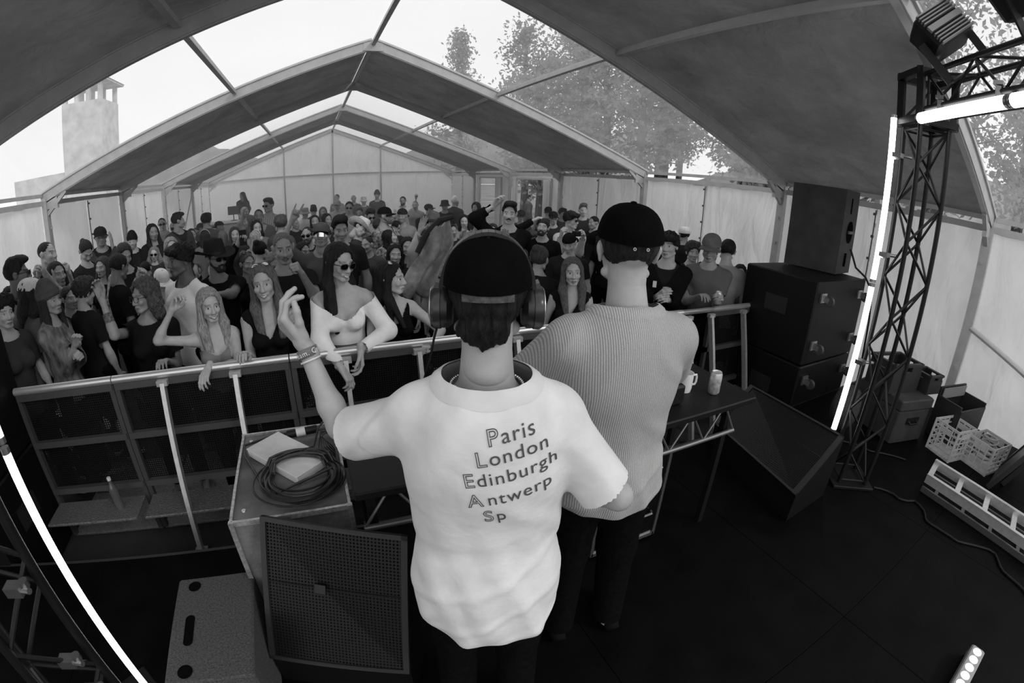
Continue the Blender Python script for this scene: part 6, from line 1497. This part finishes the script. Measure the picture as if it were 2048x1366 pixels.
P(2.58, 5.75, 1.71, 'man with thick black hair and sunglasses in profile holding a camera', hair='mop', ht=0.01, face=0.3, look=0.8, eye='sunglasses', top='long', tt=0.6, arms=(((2.31, 5.54, 1.51), 'grip', (1, 0, 0), (0, 0.3, -1)), ((2.56, 5.38, 1.51), 'grip', (-1, 0, 0), (0, 0.3, -1))), held=(('camera', 'L'),), skin=0.45, lod=1, sex='m')
P(4.03, 7.72, 1.71, 'fair short-haired man in dark shirt near the right wall', hair='quiff', ht=0.15, expr='smile', tt=0.04, skin=0.5, sex='m', lod=2)
P(3.66, 6.77, 1.57, 'dark head partly hidden by the black cap in front', hair='short', ht=0.01, tt=0.02, face=-0.6, sex='m', lod=2)
P(1.90, 4.63, 1.55, 'man with dark cap looking down in front of the camera holder', hair='crop', hat='capback', hv=0.012, nod=0.3, tt=0.02, skin=0.4, lod=1, sex='m')
P(1.10, 3.22, 1.54, 'young woman with centre-parted brown hair and black top at the rail', hair='longfront', ht=0.1, look=0.15, top='vneck', tt=0.012, skin=0.42, lod=0, arms=('down', 'down'), necklace=1, sex='f', headk=1.02)
P(0.96, 3.55, 1.59, 'person with gathered dark brown hair turned away behind the headphones wearer', hair='bun', ht=0.05, face=2.9, tt=0.02, lod=1, sex='f')
P(0.31, 4.18, 1.55, 'straight pale blonde hair beside the black cap, face away', hair='long', ht=0.5, face=2.8, tt=0.02, lod=1, sex='f')
P(0.51, 5.13, 1.42, 'person with messy dark hair left of the blonde hair', hair='mop', ht=0.015, face=-0.3, nod=0.4, tt=0.03, sex='m', lod=1, headk=0.97)
P(3.82, 8.75, 1.58, 'dark cap seen above the long-haired man', hair='crop', hat='cap', hv=0.02, face=2.8, tt=0.03, sex='m', lod=2)
P(3.73, 5.33, 1.64, 'person in sunglasses and dark beanie by the right wall', hair='short', hat='beanie', hv=0.03, eye='sunglasses', tt=0.1, sex='m', lod=1)
P(2.22, 3.32, 1.73, 'young man with dark curls in a black jacket clasping a drink', hair='mop', ht=0.012, look=-0.3, top='jacket', tt=0.01, arms=(((1.97, 3.11, 1.31), 'grip', (1, 0, 0), (0, 0.3, -1)), ((2.05, 3.07, 1.28), 'grip', (-1, 0, 0), (0, 0.3, -1))), held=(('cup', 'R'),), skin=0.4, lod=0, badge=1, sex='m')
P(4.14, 5.05, 1.60, 'white patterned cap on a person turned away near the right wall', hair='short', hat='cap', hv=0.75, face=-2.3, tt=0.02, sex='m', lod=1)
P(2.71, 3.22, 1.72, 'long-haired young man in grey cap and speckled knit top holding a can', hair='mullet', ht=0.06, hat='cap', hv=0.14, nod=0.2, look=-0.1, top='tee', tm='knit', tt=0.16, arms=(((2.47, 3.08, 1.28), 'relaxed', (0, 0, -1), (0, 0.3, -1)), ((2.57, 2.89, 1.3), 'grip', (-1, 0, 0), (0, 0.3, -1))), held=(('can', 'L'),), skin=0.3, lod=0, sex='m', headk=1.05)
P(3.07, 3.30, 1.68, 'man in grey tee with dark hair turned to the wall, rightmost of the crowd', hair='short', ht=0.012, rz=2.4, tt=0.3, skin=0.35, lod=1, sex='m', headk=1.02)
P(0.28, 4.85, 1.47, 'person behind the waved jacket raising a pale-sleeved arm', hair='short', ht=0.015, nod=0.35, top='long', tt=0.55, arms=(((0.22, 4.85, 1.74), 'open', (-0.2, -1, 0), (-0.4, 0, -1)), 'down'), skin=0.4, lod=1, sex='m')
P(-3.37, 3.38, 1.63, 'person with dark curly hair cut off by the left picture edge', hair='curly', ht=0.015, tt=0.05, face=0.5, sex='f', lod=1)
P(-3.89, 4.27, 1.57, 'person with wavy dark hair low against the left wall beside the quiffed man', hair='wavy', ht=0.015, tt=0.012, face=0, sex='f', lod=1, headk=1.03)
P(-3.31, 4.38, 1.48, 'dark head low between the headscarf wearer and the glasses wearer', hair='short', ht=0.035, tt=0.03, face=0.5, sex='m', lod=1)
P(-3.42, 5.53, 1.57, 'long dark hair low behind the ponytail person near the left wall', hair='long', ht=0.055, tt=0.02, face=-0.4, sex='f', lod=1)
P(-2.97, 5.76, 1.44, 'cropped head between the pale-jacketed smiling woman and the glasses wearer', hair='crop', ht=0.015, tt=0.08, face=2.8, sex='m', lod=1)
P(-3.09, 8.70, 1.52, 'short dark head just in front of the tweed cap, left middle', hair='short', ht=0.035, tt=0.012, face=0.2, sex='m', lod=2)
P(-2.10, 7.46, 1.56, 'dark long hair directly left of the raised phone arm', hair='long', ht=0.055, tt=0.03, face=0, sex='f', lod=2)
P(-1.02, 5.40, 1.50, 'dark short hair right behind the tall man with the raised fist', hair='short', ht=0.015, tt=0.02, face=0.5, sex='m', lod=1)
P(-0.23, 5.85, 1.46, 'man in dark tee with cropped hair between the sunglasses woman and the white cowboy hat', hair='crop', ht=0.035, tt=0.08, face=-0.4, sex='m', lod=1)
P(0.17, 7.83, 1.47, 'curly dark head under the bearded man in the black cap', hair='curly', ht=0.055, tt=0.012, face=2.8, sex='m', lod=2)
P(1.18, 6.88, 1.46, 'short dark hair right of the brown cowboy hat', hair='short', ht=0.015, tt=0.03, face=0.2, sex='m', lod=2, headk=0.97)
P(1.73, 6.60, 1.47, 'long-haired dark figure below the raised dark sleeve', hair='long', ht=0.035, tt=0.02, face=0, sex='f', lod=2)
P(2.02, 5.87, 1.44, 'messy dark hair in front of the long-haired man with eyes shut', hair='mop', ht=0.055, tt=0.08, face=0.5, sex='m', lod=1)
P(3.02, 5.44, 1.54, 'dark figure directly behind the black cap of the knitted performer', hair='short', ht=0.015, tt=0.012, face=-0.4, sex='m', lod=1)
P(3.62, 5.68, 1.51, 'long dark hair just right behind the black cap of the knitted performer', hair='long', ht=0.035, tt=0.03, face=2.8, sex='f', lod=1)
P(3.20, 3.94, 1.55, 'curly head between the black jacket and the speckled knit', hair='curly', ht=0.055, tt=0.02, face=0.2, sex='m', lod=1)
P(3.48, 3.41, 1.40, 'wavy-haired person squeezed beside the right speaker stack', hair='wavy', ht=0.015, tt=0.08, face=0, sex='f', lod=1)
P(-1.24, 9.50, 1.47, 'cropped head under the horn-making hand, further back', hair='crop', ht=0.035, tt=0.012, face=0.5, sex='m', lod=2)
P(-0.20, 10.23, 1.46, 'short dark head among the caps at the back, centre left', hair='short', ht=0.055, tt=0.03, face=-0.4, sex='m', lod=2)
P(1.06, 8.55, 1.42, 'long-haired person between the raised pale sleeve and the brown cowboy hat', hair='long', ht=0.015, tt=0.02, face=2.8, sex='f', lod=2)
P(4.31, 8.99, 1.53, 'curly-haired person at the back behind the camera holder', hair='curly', ht=0.035, tt=0.08, face=0.2, sex='m', lod=2)
# ------------------------------------------------------------------ things among and behind the crowd, and outside the tent
# grey jacket waved above the crowd
def jfn(u, v):
    x = .00+.30*u+.06*math.sin(v*5); z = 1.78-.52*v+.16*u*(1-v); y = 4.02+.05*math.sin(u*9+v*3)+.03*math.sin(v*14); return Vector((x-.12*v, y, z-.05*abs(math.sin(u*6))))
b = MB().grid(jfn, 18, 18); o = b.build('jacket', mat('grey_canvas', .30, .9, noise=.3, nscale=15), smooth=True)
tag(o, 'grey jacket with dark lining held up in the crowd behind the two dark-haired women', 'jacket'); md = o.modifiers.new('s', 'SOLIDIFY'); md.thickness = .02
b = MB(); b.tube([(.0, 4.02, 1.62), (.08, 4.02, 1.78), (.20, 4.0, 1.90), (.32, 4.0, 1.93)], [.025, .03, .03, .02], 10); c = b.build('lining', mat('black_lining', .012, .7), None, smooth=True, origin=o.location); c.parent = o; c.location = (0, 0, 0)
# white-topped desk with a screen on a stand
t = empty('desk', (-3.3, 15.3, 0), 'white-fronted desk standing in the far left corner of the tent', 'desk')
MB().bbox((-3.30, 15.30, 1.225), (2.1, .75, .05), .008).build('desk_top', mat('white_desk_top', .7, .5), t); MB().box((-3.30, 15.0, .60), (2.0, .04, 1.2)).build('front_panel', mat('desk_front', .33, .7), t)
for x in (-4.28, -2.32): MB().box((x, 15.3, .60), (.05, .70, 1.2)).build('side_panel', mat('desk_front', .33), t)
t = empty('screen_stand', (-3.36, 15.25, 1.25), 'small dark screen on a stand on the white desk', 'screen')
MB().bbox((-3.36, 15.25, 1.56), (.34, .03, .26), .006, rotz(.1) @ rotx(-.15)).build('screen_panel', mat('screen_back', .05, .5), t); MB().tube([(-3.36, 15.26, 1.27), (-3.36, 15.26, 1.48)], .015, 8).build('pole', BLKP, t); MB().lathe([(.1, 0), (.1, .012), (.02, .018)], (-3.36, 15.26, 1.252), 18).build('base', BLKP, t)
t = empty('riser', (-3.1, 15.95, 0), 'low platform behind the white desk', 'platform'); MB().bbox((-3.1, 16.05, .435), (2.2, .8, .03), .004).build('riser_top', DECK, t)
for x in (-4.1, -2.1):
    for y in (15.7, 16.4): MB().bar((x, y, 0), (x, y, .42), .05, .05).build('leg', BLKP, t)
# people seen through the doorways
person(6.6, 15.4, 1.58, 'dark figure standing outside the left-hand doorway of the right wall', sex='m', hair='short', top='jacket', tt=.12, rz=1.2, height=1.72)
person(6.75, 13.3, 1.62, 'dark-haired figure outside the wider doorway, nearest the dark door panel', sex='m', hair='short', top='jacket', tt=.06, rz=-.6)
person(6.6, 12.5, 1.60, 'person in pale top outside the wider doorway, in the middle', sex='m', hair='short', top='tee', tt=.6, rz=.6)
person(6.7, 11.9, 1.56, 'long-haired fair person in white outside the wider doorway, rightmost', sex='f', hair='long', ht=.3, top='tee', tt=.8, rz=.3)
# container building outside those doorways
t = empty('outbuilding', (9.4, 14.0, 0), 'pale flat-roofed outbuilding with a dark doorway seen through the openings of the right wall', 'building')
MB().box((9.5, 14.0, 1.2), (1.6, 9.0, 2.4)).build('wall', mat('pale_render', .5, .8), t)
MB().box((9.4, 14.0, 2.45), (2.0, 9.4, .1)).build('roof', mat('dull_roof', .2, .7), t)
for y, w_ in ((14.9, 1.0), (17.6, .9), (12.4, .8)):
    f = MB().box((8.69, y, 1.2), (.03, w_, 2.1)).build('door', mat('dark_door', .05, .5), t)
# distant ridge, tower and the trees
def ridge(name, x0, y0, x1, y1, h, mt, seed, label=None):
    b = MB(); n = 60; vs = []
    for i in range(n+1):
        u = i/n; p = Vector((x0+(x1-x0)*u, y0+(y1-y0)*u, 0)); hh = h*(.6+.3*math.sin(u*5+seed)+.18*math.sin(u*13+seed*2)+.06*mnoise.noise(Vector((u*30, seed, 0))))
        vs += [p, p+Vector((0, 0, hh)), p+Vector(((p.x)*.5, p.y*.5, 0))]
    b.add(vs, [(3*i, 3*i+3, 3*i+4, 3*i+1) for i in range(n)]+[(3*i+1, 3*i+4, 3*i+5, 3*i+2) for i in range(n)]); o = b.build(name, mt, kind='structure'); return o
HAZY = mat('distant_woods', .30, 1., noise=.25, nscale=.2)
ridge('hill', -140, -60, -62, 150, 13, HAZY, 1.); ridge('hill', -62, 150, 120, 150, 27, HAZY, 3.); ridge('hill', 120, 150, 165, -80, 24, HAZY, 5.)
TX, TY = -13.3, 27.3
t = empty('bell_tower', (TX, TY, 0), 'tall pale tower with an open top stage, outside the clear roof at left', 'tower')
PM = mat('pale_masonry', .66, .9, noise=.2, nscale=2)
MB().box((TX, TY, 3.85), (2.4, 2.4, 7.7)).build('tower_shaft', PM, t); MB().box((TX-2.9, TY+.4, 2.1), (3.6, 2.6, 4.2)).build('side_wing', PM, t)
for sx in (-1, -.33, .33, 1):
    for sy in (-1, 1): MB().box((TX+sx*1.05, TY+sy*1.05, 8.2), (.22, .22, 1.0)).build('pillar', PM, t)
MB().box((TX, TY, 8.75), (2.9, 2.9, .12)).build('cornice', PM, t)
MB().add([(TX-1.5, TY-1.5, 8.8), (TX+1.5, TY-1.5, 8.8), (TX+1.5, TY+1.5, 8.8), (TX-1.5, TY+1.5, 8.8), (TX, TY, 9.5)], [(3, 2, 1, 0), (0, 1, 4), (1, 2, 4), (2, 3, 4), (3, 0, 4)]).build('roof', mat('tower_roof', .22, .8), t)
BARK = mat('bark', .09, .95, noise=.4, nscale=4)
k = NT('leaves'); d_ = k.n('BsdfDiffuse'); d_.inputs[0].default_value = g4(.17); t_ = k.n('BsdfTranslucent'); t_.inputs[0].default_value = g4(.20); a_ = k.n('AddShader'); k.l(d_.outputs[0], a_.inputs[0]); k.l(t_.outputs[0], a_.inputs[1]); k.l(a_.outputs[0], k.o.inputs[0]); LEAF = k.m
def tree(x, y, h, r, seed, label, conif=False):
    rng = np.random.RandomState(seed); t = empty('tree', (x, y, 0), label, 'tree', 'trees beyond the right side of the tent'); b = MB(); b.tube([(x, y, 0), (x+.1, y, h*.4), (x-.1, y+.1, h*.75), (x, y, h*.97)], [.22, .17, .09, .02], 8)
    nb = 46; leaves = []
    for i in range(nb):
        z = h*(.22+.75*i/nb); rr = r*((1-(i/nb)**1.3) if conif else math.sin(pi*min(1, .18+.80*i/nb))**.8)*rng.uniform(.55, 1.1)+.15; a = rng.uniform(0, 6.28); e = Vector((x+rr*math.cos(a), y+rr*math.sin(a), z+rr*(.1 if conif else .45)))
        b.tube([(x, y, z), Vector((x, y, z)).lerp(e, .5)+Vector((0, 0, .1)), e], [.04, .025, .008], 5)
        m_ = 85; u = rng.uniform(.25, 1.08, m_)[:, None]; base = np.array([x, y, z])+(np.array(e)-np.array([x, y, z]))*u; leaves.append(base+rng.normal(0, .30 if not conif else .22, (m_, 3))*(.5+.7*u))
    b.build('trunk', BARK, t, smooth=True); Cn = np.concatenate(leaves); n = len(Cn); d1 = rng.normal(0, 1, (n, 3)); d1 /= np.linalg.norm(d1, axis=1)[:, None]; d2 = np.cross(d1, rng.normal(0, 1, (n, 3))); d2 /= np.linalg.norm(d2, axis=1)[:, None]; s = rng.uniform(.07, .15, (n, 1))
    V = np.stack([Cn-d1*s, Cn+d2*s*.55, Cn+d1*s, Cn-d2*s*.55], 1).reshape(-1, 3)-np.array([x, y, 0]); Q = np.arange(4*n).reshape(-1, 4); o = link('foliage', np_mesh('foliage', V, Q, False), LEAF, t); o['kind'] = 'stuff'
spots = [(9.5, 22, 8.5, 1.5, 0), (11.5, 19.5, 12.5, 1.6, 1), (14, 24, 12, 2.0, 0), (13.5, 16.5, 13.5, 1.8, 1), (17, 20, 14, 2.4, 0), (16, 13, 14.5, 2.2, 0), (20, 16.5, 14, 2.6, 1), (13.2, 10.5, 11.5, 2.0, 0), (18, 10, 13, 2.5, 0), (15, 6.5, 12, 2.2, 1), (12.5, 4.2, 10, 1.9, 0), (16.5, 2.5, 11, 2.4, 0), (13, .2, 10, 2.1, 1), (22, 12, 15, 3.0, 0), (7.2, 26, 9, 1.7, 1), (10.2, 13.8, 8.6, 2.2, 0), (10.8, 8.2, 8.0, 2.2, 0), (11.0, 17.2, 9.4, 2.1, 0), (12.6, 21.5, 9, 2.4, 0), (15.2, 18.2, 11, 2.6, 0), (17.5, 15, 12, 2.8, 0), (14.6, 8.6, 10.5, 2.5, 0), (14.4, 12.2, 11, 2.6, 0), (12.2, 6.6, 9, 2.2, 0), (20, 22, 14, 3.0, 1), (8.6, 18.5, 6.2, 1.6, 0)]
names = ['slim young tree at the left end of the tree line', 'tall narrow conifer beside the slim young tree', 'round-crowned tree behind the tall narrow conifer', 'tallest conifer rising above the ridge purlin', 'broad leafy tree at the back of the tree line',
         'leafy tree crowning the top of the clear roof bay', 'wide conifer behind the leafy tree', 'leafy tree standing near the right wall of the tent, mid length', 'large rounded tree behind the tree near the wall', 'conifer seen low through the clear roof bay',
         'small leafy tree beside the tent near the stage end', 'broad tree behind the small leafy one', 'conifer beyond the clear bay at the right picture edge', 'biggest tree far behind all others', 'far conifer beyond the gable end', 'low bushy tree close outside the right wall, below the conifers', 'low bushy tree close outside the right wall, nearer the stage', 'bushy tree close outside the right wall, towards the gable end', 'spreading tree filling the gap beside the slim young tree', 'spreading tree between the two tall conifers', 'spreading tree behind the low bushy trees', 'mid-height tree next to the stage-side bushy tree', 'mid-height tree right of the middle of the clear roof bay', 'short round tree by the stage-side conifer', 'wide conifer at the very back of the left tree group', 'small shrub-like tree just above the right eaves far down the tent']
for i, (s_, n_) in enumerate(zip(spots, names)): tree(s_[0], s_[1], s_[2]*1.22, s_[3]*1.15, 11+i, n_, s_[4])
# haze drifting in the far half of the tent
k = NT('stage_haze'); vs_ = k.n('VolumeScatter'); vs_.inputs['Color'].default_value = g4(1); vs_.inputs['Density'].default_value = .042; vs_.inputs['Anisotropy'].default_value = .3
k.l(vs_.outputs[0], k.o.inputs['Volume'])
b = MB(); y0, y1 = 6.5, 19.66; pr = [(-4.94, .03), (4.94, .03), (4.94, HE-.12), (0, HR-.22), (-4.94, HE-.12)]
b.add([(p[0], y, p[1]) for y in (y0, y1) for p in pr], [(0, 1, 2, 3, 4), (9, 8, 7, 6, 5)]+[(i, 5+i, 5+(i+1) % 5, (i+1) % 5) for i in range(5)])
tag(b.build('haze', k.m), 'thin artificial haze filling the far half of the tent', 'haze', kind='stuff')
